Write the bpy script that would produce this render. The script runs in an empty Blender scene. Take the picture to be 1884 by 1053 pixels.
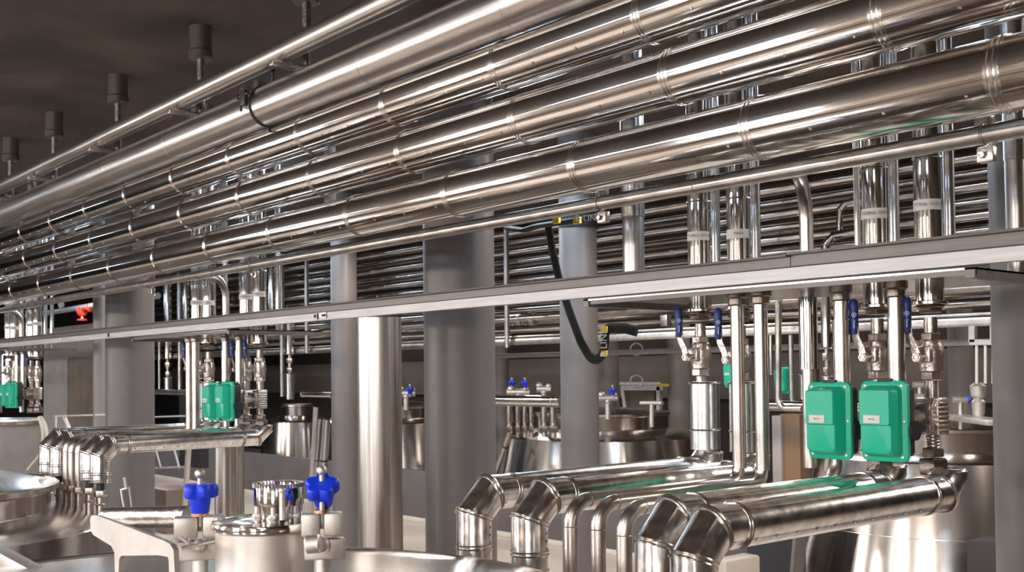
import bpy, bmesh, math, random
from mathutils import Vector, Matrix
random.seed(7)
SC = bpy.context.scene
COL = SC.collection
# ---------------------------------------------------------------- camera, light, exposure
H = 1.96                      # height of the lens above the floor
F = 1990.0                    # focal length in pixels of the 1884 x 1053 frame
CX, CY = 942.0, 637.0         # where the lens axis meets the frame
PITCH, ROLL, ALPHA = math.radians(1.4), 0.0107, math.radians(40.28)
_h = Vector((-math.cos(ALPHA), math.sin(ALPHA), 0))
_z = Vector((0, 0, 1))
_r = Vector((math.sin(ALPHA), math.cos(ALPHA), 0))
FWD = _h*math.cos(PITCH) + _z*math.sin(PITCH)
_u = -_h*math.sin(PITCH) + _z*math.cos(PITCH)
UP = _u*math.cos(ROLL) + _r*math.sin(ROLL)
RT = _r*math.cos(ROLL) - _u*math.sin(ROLL)
cd = bpy.data.cameras.new('camera')
cam = bpy.data.objects.new('camera', cd)
COL.objects.link(cam)
SC.camera = cam
cd.sensor_fit = 'HORIZONTAL'
cd.sensor_width = 36
cd.lens = F/1884*36
cd.shift_x = 0
cd.shift_y = (CY-526.5)/1884
cd.clip_start = 0.05
cd.dof.use_dof = True
cd.dof.focus_distance = 4.6
cd.dof.aperture_fstop = 7.0
m = Matrix((RT, UP, -FWD)).transposed().to_4x4()
m.translation = Vector((0, 0, H))
cam.matrix_world = m

w = bpy.data.worlds.new('hall_air')
SC.world = w
w.use_nodes = True
w.node_tree.nodes['Background'].inputs[0].default_value = (0.60, 0.56, 0.53, 1)
w.node_tree.nodes['Background'].inputs[1].default_value = 0.30
SC.view_settings.view_transform = 'Standard'
SC.view_settings.look = 'None'
SC.view_settings.gamma = 1
SC.view_settings.use_curve_mapping = False
SC.view_settings.exposure = 1.12

WARM = (1.0, 0.90, 0.80)
COOL = (0.86, 0.92, 1.0)
def round_lamp(name, loc, energy, color, radius=0.11, cone=158):
    l = bpy.data.lights.new(name, 'SPOT' if cone else 'POINT')
    if cone: l.spot_size = math.radians(cone); l.spot_blend = 0.35
    l.shadow_soft_size = radius; l.energy = energy; l.color = color
    o = bpy.data.objects.new(name, l)
    o.location = (loc[0], loc[1], loc[2]+H)
    COL.objects.link(o)
for x in (2.4, -2.2, -6.6, -11.0, -15.5):
    round_lamp('aisle_lamp', (x, -2.1, 1.86), 75, WARM)
    round_lamp('low_aisle_fill', (x+0.7, -3.2, 0.75), 115, WARM, 0.14, None)  # unseen low fill, added for frontal light from behind the lens
for x in (0.5, -4.0, -8.5, -13.0, -18.0):
    round_lamp('middle_fill', (x, 6.0, 1.84), 125, WARM)  # added fill, brightens the middle of the hall
for x in (-3.0, -8.0, -13.5, -20.0):
    round_lamp('far_fill', (x, 11.2, 1.80), 60, WARM)  # added fill, lifts the dark far row

# ---------------------------------------------------------------- points from the lens model (z counts from lens height)
def ray(px, py):
    return FWD + RT*((px-CX)/F) + UP*((CY-py)/F)
def atY(px, py, Y):
    d = ray(px, py); return d*(Y/d.y)
def atX(px, py, X):
    d = ray(px, py); return d*(X/d.x)
def atD(px, py, D):
    return ray(px, py)*D
def zY(px, py, Y): return atY(px, py, Y).z
def xY(px, Y, py=640): return atY(px, py, Y).x
def wpx(px, Y, n):            # width in metres of n pixels at column px, plane Y
    return n/F*atY(px, 640, Y).dot(FWD)

# ---------------------------------------------------------------- materials
def new_mat(name):
    M = bpy.data.materials.new(name); M.use_nodes = True
    nt = M.node_tree
    return M, nt, nt.nodes['Principled BSDF']
def setc(b, k, v):
    if k in b.inputs: b.inputs[k].default_value = v
def plain(name, col, rough=0.5, metal=0.0, spec=0.5, bump=0, bscale=40, var=0.0, vscale=6, stretch=None, emit=None):
    M, nt, b = new_mat(name)
    b.inputs['Base Color'].default_value = (*col, 1)
    b.inputs['Roughness'].default_value = rough
    b.inputs['Metallic'].default_value = metal
    setc(b, 'Specular IOR Level', spec)
    N, L = nt.nodes, nt.links
    tc = N.new('ShaderNodeTexCoord')
    src = tc.outputs['Object']
    if stretch:
        mp = N.new('ShaderNodeMapping'); mp.inputs['Scale'].default_value = stretch
        L.new(src, mp.inputs[0]); src = mp.outputs[0]
    if var > 0:
        no = N.new('ShaderNodeTexNoise'); no.inputs['Scale'].default_value = vscale
        no.inputs['Detail'].default_value = 5
        L.new(src, no.inputs['Vector'])
        rm = N.new('ShaderNodeMapRange')
        rm.inputs['To Min'].default_value = 1-var; rm.inputs['To Max'].default_value = 1+var
        rm.inputs['From Min'].default_value = 0.3; rm.inputs['From Max'].default_value = 0.7
        L.new(no.outputs['Fac'], rm.inputs['Value'])
        hs = N.new('ShaderNodeHueSaturation'); hs.inputs['Color'].default_value = (*col, 1)
        L.new(rm.outputs[0], hs.inputs['Value']); L.new(hs.outputs[0], b.inputs['Base Color'])
        r2 = N.new('ShaderNodeMapRange')
        r2.inputs['To Min'].default_value = max(0.03, rough*(1-var)); r2.inputs['To Max'].default_value = min(1, rough*(1+var))
        L.new(no.outputs['Fac'], r2.inputs['Value']); L.new(r2.outputs[0], b.inputs['Roughness'])
    if bump > 0:
        n2 = N.new('ShaderNodeTexNoise'); n2.inputs['Scale'].default_value = bscale; n2.inputs['Detail'].default_value = 2
        L.new(src, n2.inputs['Vector'])
        bp = N.new('ShaderNodeBump'); bp.inputs['Strength'].default_value = bump; bp.inputs['Distance'].default_value = 0.02
        L.new(n2.outputs['Fac'], bp.inputs['Height']); L.new(bp.outputs[0], b.inputs['Normal'])
    if emit:
        b.inputs['Emission Color'].default_value = (*emit[0], 1)
        b.inputs['Emission Strength'].default_value = emit[1]
    return M
STEEL = (0.68, 0.645, 0.615)
M = {}
M['clad'] = plain('polished_cladding', STEEL, 0.085, 1, bump=0.10, bscale=5, var=0.18, vscale=9, stretch=(0.35, 1, 1))
M['cladv'] = plain('polished_cladding_upright', (0.73, 0.69, 0.65), 0.12, 1, bump=0.05, bscale=7, var=0.15, vscale=9, stretch=(1, 1, 0.3))
M['cladb'] = plain('polished_cladding_branch', (0.77, 0.74, 0.715), 0.22, 1, bump=0.06, bscale=9, var=0.25, vscale=30)
M['zinc'] = plain('galvanised_sheet', (0.66, 0.66, 0.66), 0.24, 1, bump=0.03, bscale=26, var=0.12, vscale=60)
M['brushed'] = plain('brushed_steel_pipe', (0.52, 0.475, 0.435), 0.31, 1, var=0.22, vscale=5, stretch=(0.3, 14, 14))
M['brushedv'] = plain('brushed_steel_upright', (0.54, 0.495, 0.455), 0.32, 1, var=0.22, vscale=5, stretch=(14, 14, 0.3))
M['bare'] = plain('bare_steel_tube', (0.56, 0.51, 0.465), 0.30, 1, var=0.2, vscale=12)
M['seam'] = plain('seam_bead', (0.62, 0.57, 0.52), 0.20, 1)
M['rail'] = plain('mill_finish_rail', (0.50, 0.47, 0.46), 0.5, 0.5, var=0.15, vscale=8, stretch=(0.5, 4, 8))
M['railshade'] = plain('mill_finish_rail_shaded', (0.16, 0.138, 0.125), 0.42, 0.4, var=0.2, vscale=8, stretch=(0.4, 6, 8))  # darker copy of the rail steel, recess shade put into the colour
M['valve'] = plain('cast_valve_steel', (0.52, 0.46, 0.42), 0.34, 1, bump=0.15, bscale=60, var=0.2, vscale=30)
M['valvedark'] = plain('stained_fitting_steel', (0.26, 0.21, 0.18), 0.36, 1, bump=0.15, bscale=60, var=0.3, vscale=30)
M['tank'] = plain('tank_steel', (0.60, 0.545, 0.50), 0.17, 1, var=0.07, vscale=3, stretch=(5, 5, 0.25))
M['tanktop'] = plain('polished_tank_top', (0.68, 0.63, 0.58), 0.22, 1, bump=0.01, bscale=4, var=0.06, vscale=7)
M['satin'] = plain('satin_sheet_steel', (0.66, 0.61, 0.57), 0.48, 0.9, var=0.12, vscale=9)
M['matte'] = plain('matte_steel_skin', (0.40, 0.37, 0.35), 0.55, 0.6, var=0.1, vscale=5)
M['column'] = plain('grey_column_paint', (0.150, 0.130, 0.124), 0.42, 0, 0.5, bump=0.05, bscale=90, var=0.08, vscale=3)
M['colpale'] = plain('pale_grey_paint', (0.24, 0.215, 0.205), 0.42, 0, 0.5, var=0.06, vscale=3)
M['ceiling'] = plain('stained_dark_ceiling', (0.068, 0.050, 0.042), 0.85, 0, 0.25, bump=0.25, bscale=4, var=0.5, vscale=1.6)
M['floor'] = plain('pale_sealed_floor', (0.56, 0.47, 0.39), 0.38, 0, 0.5, var=0.12, vscale=1.2)
M['darkfloor'] = plain('dark_reflection_floor', (0.17, 0.14, 0.115), 0.45, 0, 0.5, var=0.2, vscale=1.5)  # for the added dark floor slabs that the pipes reflect
M['wall'] = plain('dark_grey_wall', (0.05, 0.042, 0.040), 0.7, 0, 0.3, var=0.15, vscale=0.8)
M['wallpanel'] = plain('mid_grey_wall_panel', (0.17, 0.15, 0.142), 0.6, 0, 0.3, var=0.08, vscale=2)
M['parapet'] = plain('dark_grey_panel', (0.125, 0.108, 0.102), 0.55, 0, 0.4, var=0.08, vscale=3)
M['black'] = plain('black_plastic', (0.018, 0.018, 0.022), 0.45)
M['rubber'] = plain('black_webbing', (0.012, 0.011, 0.012), 0.8, bump=0.2, bscale=200)
M['green'] = plain('green_moulded_cover', (0.010, 0.47, 0.29), 0.40, 0, 0.5, bump=0.04, bscale=250, var=0.03, vscale=10)
M['blue'] = plain('bright_blue_plastic', (0.003, 0.035, 0.70), 0.42)
M['navy'] = plain('navy_lever_grip', (0.012, 0.036, 0.19), 0.45)
M['white'] = plain('white_label_card', (0.72, 0.66, 0.63), 0.6)
M['ink'] = plain('grey_label_ink', (0.16, 0.14, 0.13), 0.7)
M['whiteink'] = plain('white_print', (0.62, 0.66, 0.75), 0.6)
M['copper'] = plain('copper_washer', (0.62, 0.33, 0.20), 0.35, 1)
M['red'] = plain('red_enamel', (0.75, 0.035, 0.012), 0.4)
M['yellow'] = plain('yellow_plastic', (0.72, 0.52, 0.03), 0.5)
M['cream'] = plain('cream_hose', (0.66, 0.58, 0.47), 0.5)
M['hoseblue'] = plain('blue_hose', (0.03, 0.20, 0.62), 0.5)
M['brownpanel'] = plain('brown_steel_door', (0.26, 0.205, 0.165), 0.45, 0.5, var=0.12, vscale=3)
M['daylight'] = plain('daylit_window_pane', (1, 1, 1), 0.5, emit=((0.76, 0.87, 1.0), 5.0))
M['cream_trim'] = plain('cream_wall_trim', (0.62, 0.54, 0.46), 0.6)
M['socket'] = plain('dark_socket', (0.085, 0.066, 0.055), 0.4, 0.5)
M['panel'] = plain('cool_lamp_panel', (1, 1, 1), 0.5, emit=((0.64, 0.80, 1.0), 24))
M['lamp'] = plain('cool_lamp_tube', (1, 1, 1), 0.5, emit=((0.50, 0.72, 1.0), 26))
M['lampwarm'] = plain('warm_lamp_tube', (1, 1, 1), 0.5, emit=((1.0, 0.84, 0.66), 16))
M['tan'] = plain('tan_lacquer', (0.42, 0.27, 0.16), 0.5)
M['farwall'] = plain('banded_side_wall', (0.14, 0.118, 0.10), 0.7, 0, 0.3, var=0.85, vscale=1.0, stretch=(0.22, 1, 3.2))  # bands made up to streak the reflections in the pipes

# ---------------------------------------------------------------- mesh builder
ORG = {}
class MB:
    def __init__(s): s.v = []; s.f = []
    def add(s, vs, fs):
        k = len(s.v); s.v += [Vector(x) for x in vs]; s.f += [tuple(i+k for i in f) for f in fs]
        return s
    def tube(s, path, r, seg=20, cap=True, flat=1.0):
        path = [Vector(p) for p in path]
        n = len(path)
        d = [(path[i+1]-path[i]).normalized() for i in range(n-1)]
        up = Vector((0, 0, 1)) if abs(d[0].z) < 0.9 else Vector((0, 1, 0))
        a = d[0].cross(up).normalized(); b = d[0].cross(a).normalized()
        vs = []; rings = []
        for i, p in enumerate(path):
            ri = r[i] if isinstance(r, (list, tuple)) else r
            ring = []
            if 0 < i < n-1:
                mm = (d[i-1]+d[i]).normalized(); dd = d[i-1]
            else:
                dd = d[0] if i == 0 else d[-1]; mm = dd
            for k in range(seg):
                t = 2*math.pi*k/seg
                o = (a*math.cos(t)+b*math.sin(t)*flat)*ri
                o = o - dd*(o.dot(mm)/dd.dot(mm))
                ring.append(len(vs)); vs.append(p+o)
            rings.append(ring)
            if 0 < i < n-1:
                q = d[i-1].rotation_difference(d[i]); a = q @ a; b = q @ b
        fs = []
        for i in range(n-1):
            A, B = rings[i], rings[i+1]
            for k in range(seg):
                k2 = (k+1) % seg
                fs.append((A[k], B[k], B[k2], A[k2]))
        if cap:
            fs.append(tuple(rings[0])); fs.append(tuple(reversed(rings[-1])))
        return s.add(vs, fs)
    def loop(s, pts, r, seg=8):
        n = len(pts); vs = []; fs = []
        c = sum((Vector(p) for p in pts), Vector())/n
        for i in range(n):
            t = (Vector(pts[(i+1) % n])-Vector(pts[i-1])).normalized()
            o = (Vector(pts[i])-c); o = (o-t*o.dot(t)).normalized(); b = t.cross(o)
            for k in range(seg):
                g = 2*math.pi*k/seg
                vs.append(Vector(pts[i])+(o*math.cos(g)+b*math.sin(g))*r)
        for i in range(n):
            j = (i+1) % n
            for k in range(seg):
                k2 = (k+1) % seg
                fs.append((i*seg+k, j*seg+k, j*seg+k2, i*seg+k2))
        return s.add(vs, fs)
    def ring(s, c, axis, R, r, n=28, seg=8, normal=None):
        axis = Vector(axis).normalized()
        up = Vector((0, 0, 1)) if abs(axis.z) < 0.9 else Vector((0, 1, 0))
        a = axis.cross(up).normalized(); b = axis.cross(a)
        pts = []
        for k in range(n):
            t = 2*math.pi*k/n; o = (a*math.cos(t)+b*math.sin(t))*R
            if normal is not None:
                o = o-axis*(o.dot(normal)/axis.dot(normal))
            pts.append(Vector(c)+o)
        return s.loop(pts, r, seg)
    def box(s, c, size, rot=None, bev=0.0, seg=2):
        bm = bmesh.new(); bmesh.ops.create_cube(bm, size=1)
        for v in bm.verts: v.co = Vector((v.co.x*size[0], v.co.y*size[1], v.co.z*size[2]))
        if bev > 0:
            bmesh.ops.bevel(bm, geom=bm.edges[:], offset=bev, segments=seg, affect='EDGES', profile=0.5)
        R = rot if rot is not None else Matrix.Identity(3)
        bm.verts.index_update()
        s.add([R @ v.co+Vector(c) for v in bm.verts], [tuple(v.index for v in f.verts) for f in bm.faces])
        bm.free(); return s
    def bar(s, a, b, w, h, bev=0.0):          # rectangular bar from a to b, w across, h upward
        a, b = Vector(a), Vector(b); d = (b-a); L = d.length; d.normalize()
        up = Vector((0, 0, 1)) if abs(d.z) < 0.95 else Vector((0, 1, 0))
        sd = d.cross(up).normalized(); u2 = sd.cross(d)
        return s.box((a+b)/2, (L, w, h), Matrix((d, sd, u2)).transposed(), bev)
    def lathe(s, prof, c, axis=(0, 0, 1), seg=32):
        axis = Vector(axis).normalized()
        up = Vector((0, 0, 1)) if abs(axis.z) < 0.9 else Vector((0, 1, 0))
        a = axis.cross(up).normalized(); b = axis.cross(a)
        vs = []; fs = []
        for (r, h) in prof:
            for k in range(seg):
                t = 2*math.pi*k/seg
                vs.append(Vector(c)+axis*h+(a*math.cos(t)+b*math.sin(t))*max(r, 1e-5))
        for i in range(len(prof)-1):
            for k in range(seg):
                k2 = (k+1) % seg
                fs.append((i*seg+k, i*seg+k2, (i+1)*seg+k2, (i+1)*seg+k))
        if prof[0][0] > 1e-4: fs.append(tuple(range(seg)))
        if prof[-1][0] > 1e-4: fs.append(tuple(reversed(range((len(prof)-1)*seg, len(prof)*seg))))
        return s.add(vs, fs)
    def cyl(s, a, b, r, seg=24, ch=0.0):
        a, b = Vector(a), Vector(b); L = (b-a).length
        if ch: return s.lathe([(r-ch, 0), (r, ch), (r, L-ch), (r-ch, L)], a, b-a, seg)
        return s.lathe([(r, 0), (r, L)], a, b-a, seg)
    def hexn(s, a, b, r):
        L = (Vector(b)-Vector(a)).length
        return s.lathe([(r*0.92, 0), (r, L*0.12), (r, L*0.88), (r*0.92, L)], a, Vector(b)-Vector(a), 6)
    def ball(s, c, r, seg=16):
        return s.lathe([(r*math.sin(math.pi*i/10), -r*math.cos(math.pi*i/10)) for i in range(11)], c, (0, 0, 1), seg)
    def prism(s, poly, o, u, v, depth):       # polygon in the (u, v) plane at o, pushed along u x v
        u, v = Vector(u).normalized(), Vector(v).normalized(); n = u.cross(v)
        k = len(poly)
        vs = [Vector(o)+u*p[0]+v*p[1] for p in poly]+[Vector(o)+u*p[0]+v*p[1]+n*depth for p in poly]
        fs = [tuple(reversed(range(k))), tuple(range(k, 2*k))]
        fs += [(i, (i+1) % k, k+(i+1) % k, k+i) for i in range(k)]
        return s.add(vs, fs)
    def ribbon(s, path, wdir, wd, th):
        path = [Vector(p) for p in path]; wdir = Vector(wdir).normalized(); vs = []; fs = []
        for i, p in enumerate(path):
            t = (path[min(i+1, len(path)-1)]-path[max(i-1, 0)]).normalized()
            W2 = (wdir-t*wdir.dot(t)).normalized(); nn = t.cross(W2)
            for (x, y) in ((-1, -1), (1, -1), (1, 1), (-1, 1)):
                vs.append(p+W2*(x*wd/2)+nn*(y*th/2))
        for i in range(len(path)-1):
            for k in range(4):
                k2 = (k+1) % 4
                fs.append((i*4+k, i*4+k2, i*4+4+k2, i*4+4+k))
        n = len(path)-1
        fs += [(3, 2, 1, 0), (n*4, n*4+1, n*4+2, n*4+3)]
        return s.add(vs, fs)
    def build(s, name, mat, parent=None, angle=35, origin=None):
        if parent is not None: org = ORG[parent.name]
        elif origin is not None: org = Vector(origin)
        else:
            lo = [min(v[i] for v in s.v) for i in range(3)]; hi = [max(v[i] for v in s.v) for i in range(3)]
            org = Vector(((lo[0]+hi[0])/2, (lo[1]+hi[1])/2, lo[2]))
        me = bpy.data.meshes.new(name)
        me.from_pydata([v-org for v in s.v], [], s.f)
        bm = bmesh.new(); bm.from_mesh(me)
        bmesh.ops.recalc_face_normals(bm, faces=bm.faces[:])
        bm.to_mesh(me); bm.free()
        me.materials.append(mat)
        me.polygons.foreach_set('use_smooth', [True]*len(me.polygons))
        me.set_sharp_from_angle(angle=math.radians(angle))
        o = bpy.data.objects.new(name, me); COL.objects.link(o)
        ORG[o.name] = org
        if parent is not None: o.parent = parent
        else: o.location = org+Vector((0, 0, H))
        return o
def fillet(pts, r, n=7):
    pts = [Vector(p) for p in pts]; out = [pts[0]]
    for i in range(1, len(pts)-1):
        a, p, b = pts[i-1], pts[i], pts[i+1]
        d0 = (a-p).normalized(); d1 = (b-p).normalized()
        ang = d0.angle(d1)
        if ang > math.pi-0.01: out.append(p); continue
        t = min(r/math.tan(ang/2), (a-p).length*0.49 if i > 1 else (a-p).length*0.95, (b-p).length*0.49 if i < len(pts)-2 else (b-p).length*0.95)
        rr = t*math.tan(ang/2)
        c = p+(d0+d1).normalized()*(rr/math.sin(ang/2))
        s0 = p+d0*t-c; s1 = p+d1*t-c
        for k in range(n+1):
            out.append(c+s0.slerp(s1, k/n).normalized()*rr)
    out.append(pts[-1]); return out
def tag(o, label, cat, group=None):
    o['label'] = label; o['category'] = cat
    if group: o['group'] = group
    return o
def thing(name, label, cat, loc, group=None):
    o = bpy.data.objects.new(name, None); COL.objects.link(o)
    o.empty_display_size = 0.1
    o.location = Vector(loc)+Vector((0, 0, H)); ORG[o.name] = Vector(loc)
    return tag(o, label, cat, group)
def struct(o): o['kind'] = 'structure'; return o
def text(name, body, size, loc, xd, yd, mat, parent):
    c = bpy.data.curves.new(name, 'FONT'); c.body = body; c.size = size
    c.align_x = 'CENTER'; c.align_y = 'CENTER'; c.extrude = 0.0004; c.resolution_u = 3
    c.materials.append(mat)
    xd = Vector(xd).normalized(); zd = xd.cross(Vector(yd)).normalized(); yd = zd.cross(xd)
    o = bpy.data.objects.new(name, c); COL.objects.link(o)
    o.parent = parent
    mm = Matrix((xd, yd, zd)).transposed().to_4x4(); mm.translation = Vector(loc)-ORG[parent.name]
    o.matrix_local = mm
    ORG[o.name] = Vector(loc)
    return o
CAMP = Vector((0, 0, 0))
def toward(p):                                # unit direction from p to the lens, level
    d = CAMP-Vector(p); d.z = 0; return d.normalized()
ZC = 1.99                                     # ceiling above lens height
ZF = -H
# ---------------------------------------------------------------- setting
XL, XR, YN, YB = -34.0, 7.0, -5.5, 13.5
def slab(name, c, s, mat): return struct(MB().box(c, s).build(name, mat))
slab('floor', ((XL+XR)/2, (YN+YB)/2, ZF-0.1), (XR-XL, YB-YN, 0.2), M['floor'])
slab('floor_dark_slab', ((XL+XR)/2, 1.6, ZF+0.004), (XR-XL, 3.6, 0.008), M['darkfloor'])  # unseen dark slabs, this and the next, added to darken pipe reflections
slab('floor_dark_strip', ((XL+XR)/2, -4.1, ZF+0.004), (XR-XL, 2.8, 0.008), M['darkfloor'])
slab('ceiling', ((XL+XR)/2, (YN+YB)/2, ZC+0.1), (XR-XL, YB-YN, 0.2), M['ceiling'])
slab('wall_back', ((XL+XR)/2, YB+0.1, (ZC+ZF)/2), (XR-XL, 0.2, ZC-ZF), M['wall'])
slab('wall_left', (XL-0.1, (YN+YB)/2, (ZC+ZF)/2), (0.2, YB-YN, ZC-ZF), M['wall'])
slab('wall_front', ((XL+XR)/2, YN-0.1, (ZC+ZF)/2), (XR-XL, 0.2, ZC-ZF), M['farwall'])
slab('wall_right', (XR+0.1, (YN+YB)/2, (ZC+ZF)/2), (0.2, YB-YN, ZC-ZF), M['farwall'])
# lighter band along the back wall
tag(MB().box((-14, YB-0.03, -0.1), (36, 0.06, 0.7)).build('wall_panel', M['wallpanel']), 'long grey panel fixed along the dark back wall', 'wall panel')
# dark low partition in front of the far row of tanks
PX = xY(1404, 8.3, 960)
tag(MB().box(((-30+PX)/2, 8.34, (ZF-1.287)/2), (PX+30, 0.08, -1.287-ZF), bev=0.006).build('low_partition', M['parapet']),
    'long dark grey low partition in front of the far tanks', 'partition')

struct(MB().box(((-30+PX)/2, 8.285, ZF+0.03), (PX+30, 0.05, 0.06), bev=0.008).build('baseboard_back', M['cream_trim']))
for k, z in enumerate((-0.95, 0.05, 0.85)):  # unseen cream strips, added to reflect as lines along the pipes
    struct(MB().box(((XL+XR)/2, YN+0.03, z), (XR-XL, 0.06, 0.13)).build(f'reflection_strip_{k+1}', M['cream_trim']))
for k, (x, wd) in enumerate(((2.2, 1.4), (-2.8, 1.4), (-7.8, 1.4), (-12.8, 1.4), (-17.8, 1.4))):  # five unseen glowing panes, added to light labels and stripe upright pipes
    wn = struct(MB().box((x, YN+0.05, 0.25), (wd+0.12, 0.1, 1.72)).build(f'window_glow_{k+1}', M['cream_trim']))
    MB().box((x, YN+0.105, 0.25), (wd, 0.02, 1.6)).build('pane', M['daylight'], wn)
c0 = atY(4, 668, 7.2)
wn = struct(MB().box((c0.x-0.3, 7.25, c0.z), (1.9, 0.08, 1.10)).build('window_glow_6', M['cream_trim']))
MB().box((c0.x-0.3, 7.2, c0.z), (1.8, 0.02, 1.0)).build('pane', M['daylight'], wn)
# ceiling lamps of the hall (outside the frame; they give the streaks on the polished pipes)
def lamp(x, y, z, L, mat, label, group):
    t = thing('ceiling_lamp', label, 'lamp', (x, y, z), group)
    MB().box((x, y, z+0.055), (L+0.06, 0.12, 0.05), bev=0.01).build('housing', M['satin'], t)
    MB().tube([(x-L/2, y, z), (x+L/2, y, z)], 0.022, 12).build('lamp_tube', mat, t)
    MB().cyl((x-L/3, y, z+0.08), (x-L/3, y, ZC), 0.006, 8).build('suspension_rod', M['bare'], t)
    MB().cyl((x+L/3, y, z+0.08), (x+L/3, y, ZC), 0.006, 8).build('suspension_rod', M['bare'], t)
for x, L in ((-5.7, 2.5), (-12.6, 2.2), (-19.0, 2.4), (0.6, 1.2)):
    lamp(x, -1.6, 1.62, L, M['lamp'], 'cool white tube lamp over the front aisle', 'tube lamps over the front aisle')
for k in range(6):
    lamp(1.0-4.0*k, -4.3, 1.62, 1.8, M['lampwarm'], 'warm white tube lamp beside the side wall', 'tube lamps beside the side wall')
for k in range(6):
    x, y, z = -2.1-4.2*k, 5.2, 1.80
    t = thing('ceiling_lamp', 'flat cool white panel lamp over the middle aisle', 'lamp', (x, y, z), 'panel lamps over the middle aisle')
    MB().box((x, y, z+0.035), (1.56, 0.36, 0.05), bev=0.006).build('housing', M['satin'], t)
    MB().box((x, y, z), (1.5, 0.30, 0.02)).build('diffuser', M['panel'], t)
    for sx in (-0.6, 0.6): MB().cyl((x+sx, y, z+0.055), (x+sx, y, ZC), 0.006, 8).build('suspension_rod', M['bare'], t)

# ---------------------------------------------------------------- front pipe rack
YA, YBB, YR, YF = 2.5, 2.55, 2.6, 2.8
ZA, ZB, ZC1, ZD, ZE, ZFF = 1.548, 1.340, 1.150, 0.930, 0.709, 0.616
X0, X1 = -20.0, 2.6
RC = 0.0915
t = tag(MB().tube([(X0, YA, ZA), (X1, YA, ZA)], 0.052, 24).build('steel_tube', M['brushed']),
        'slim brushed steel tube running highest under the ceiling', 'pipe')
def seams(parent, y, z, r, xs, name='seam_band'):
    for x in xs:
        b = MB()
        b.ring((x, y, z), (1, 0, 0), r+0.0005, 0.0032, 36, 6)
        b.ring((x+0.014, y, z), (1, 0, 0), r+0.0005, 0.0032, 36, 6)
        b.cyl((x-0.012, y, z), (x+0.026, y, z), r+0.0012, 36)
        b.build(name, M['seam'], parent)
def rivets(b, x, y, z, r, angs):
    for a in angs:
        n = Vector((0, -math.cos(a), math.sin(a)))
        b.lathe([(0.0055, 0), (0.0045, 0.002), (0.0, 0.0036)], Vector((x, y, z))+n*r, n, 8)
p = tag(MB().tube([(X0, YBB, ZB), (X1, YBB, ZB)], 0.101, 40).build('steel_pipe', M['brushed']),
        'thick brushed steel pipe with a dark clamp, second from the ceiling', 'pipe')
for x in (-9.55, -4.87, -0.3):
    b = MB()
    b.ring((x, YBB, ZB), (1, 0, 0), 0.103, 0.007, 40, 8)
    b.box((x-0.03, YBB-0.117, ZB+0.03), (0.05, 0.02, 0.075), bev=0.003)
    b.cyl((x-0.10, YBB-0.117, ZB+0.045), (x+0.02, YBB-0.117, ZB+0.045), 0.008, 10)
    b.hexn((x-0.10, YBB-0.117, ZB+0.045), (x-0.078, YBB-0.117, ZB+0.045), 0.014)
    b.cyl((x-0.06, YBB-0.117, ZB+0.06), (x-0.06, YBB-0.117, ZB-0.03), 0.006, 10)
    b.cyl((x+0.05, YBB, ZB+0.1), (x+0.05, YBB, ZB+0.30), 0.009, 10)
    b.build('pipe_clamp', M['black'], p)
for x in (-6.9, -5.95, -3.9, -2.95):
    MB().ring((x, YBB, ZB), (1, 0, 0), 0.1012, 0.0016, 40, 6).build('weld_seam', M['bare'], p)
for (z, x0, st, lab) in ((ZC1, -2.35, 0.728, 'upper polished clad pipe of the three, just below the thick brushed pipe'),
                         (ZD, -1.51, 0.728, 'middle polished clad pipe of the three with wavy reflections'),
                         (ZE, -1.21, 0.722, 'lowest polished clad pipe of the three, above the slim tube')):
    xs = []; x = x0+st*3
    while x > -15.5: xs.append(x); x -= st
    b = MB().tube([(X0+0.4*i, YR, z) for i in range(int((X1-X0)/0.4)+1)], RC, 48)
    for x in xs[:16]:
        for k in range(3):
            rivets(b, x-0.06-0.22*k, YR, z, RC-0.0004, (-0.62,))
    p = tag(b.build('clad_pipe', M['clad']), lab, 'pipe', 'polished clad pipes of the front rack')
    seams(p, YR, z, RC, xs)
# slim lower tube with its clamps
f = tag(MB().tube([(X0, YF, ZFF), (X1, YF, ZFF)], 0.026, 24).build('steel_tube', M['bare']),
        'slim satin steel tube below the clad pipes, above the flat rail', 'pipe')
for px in (1815, 1105, 776, 465, 275, 1283):
    x = xY(px, YF, 400)
    if px in (776, 1283):
        MB().ring((x, YF, ZFF), (1, 0, 0), 0.0262, 0.0014, 24, 6).build('weld_seam', M['seam'], f); continue
    b = MB()
    b.ring((x, YF, ZFF), (1, 0, 0), 0.028, 0.0032, 24, 6)
    b.box((x-0.01, YF+0.02, ZFF+0.050), (0.045, 0.03, 0.045), bev=0.004)
    b.box((x-0.005, YF+0.02, ZFF-0.050), (0.045, 0.026, 0.042), bev=0.004)
    b.hexn((x-0.01, YF+0.005, ZFF-0.052), (x-0.01, YF-0.004, ZFF-0.052), 0.010)
    b.cyl((x+0.012, YF-0.012, ZFF+0.08), (x+0.012, YF-0.012, ZFF+0.02), 0.004, 8)
    b.build('pipe_clamp', M['valve'], f)
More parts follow.
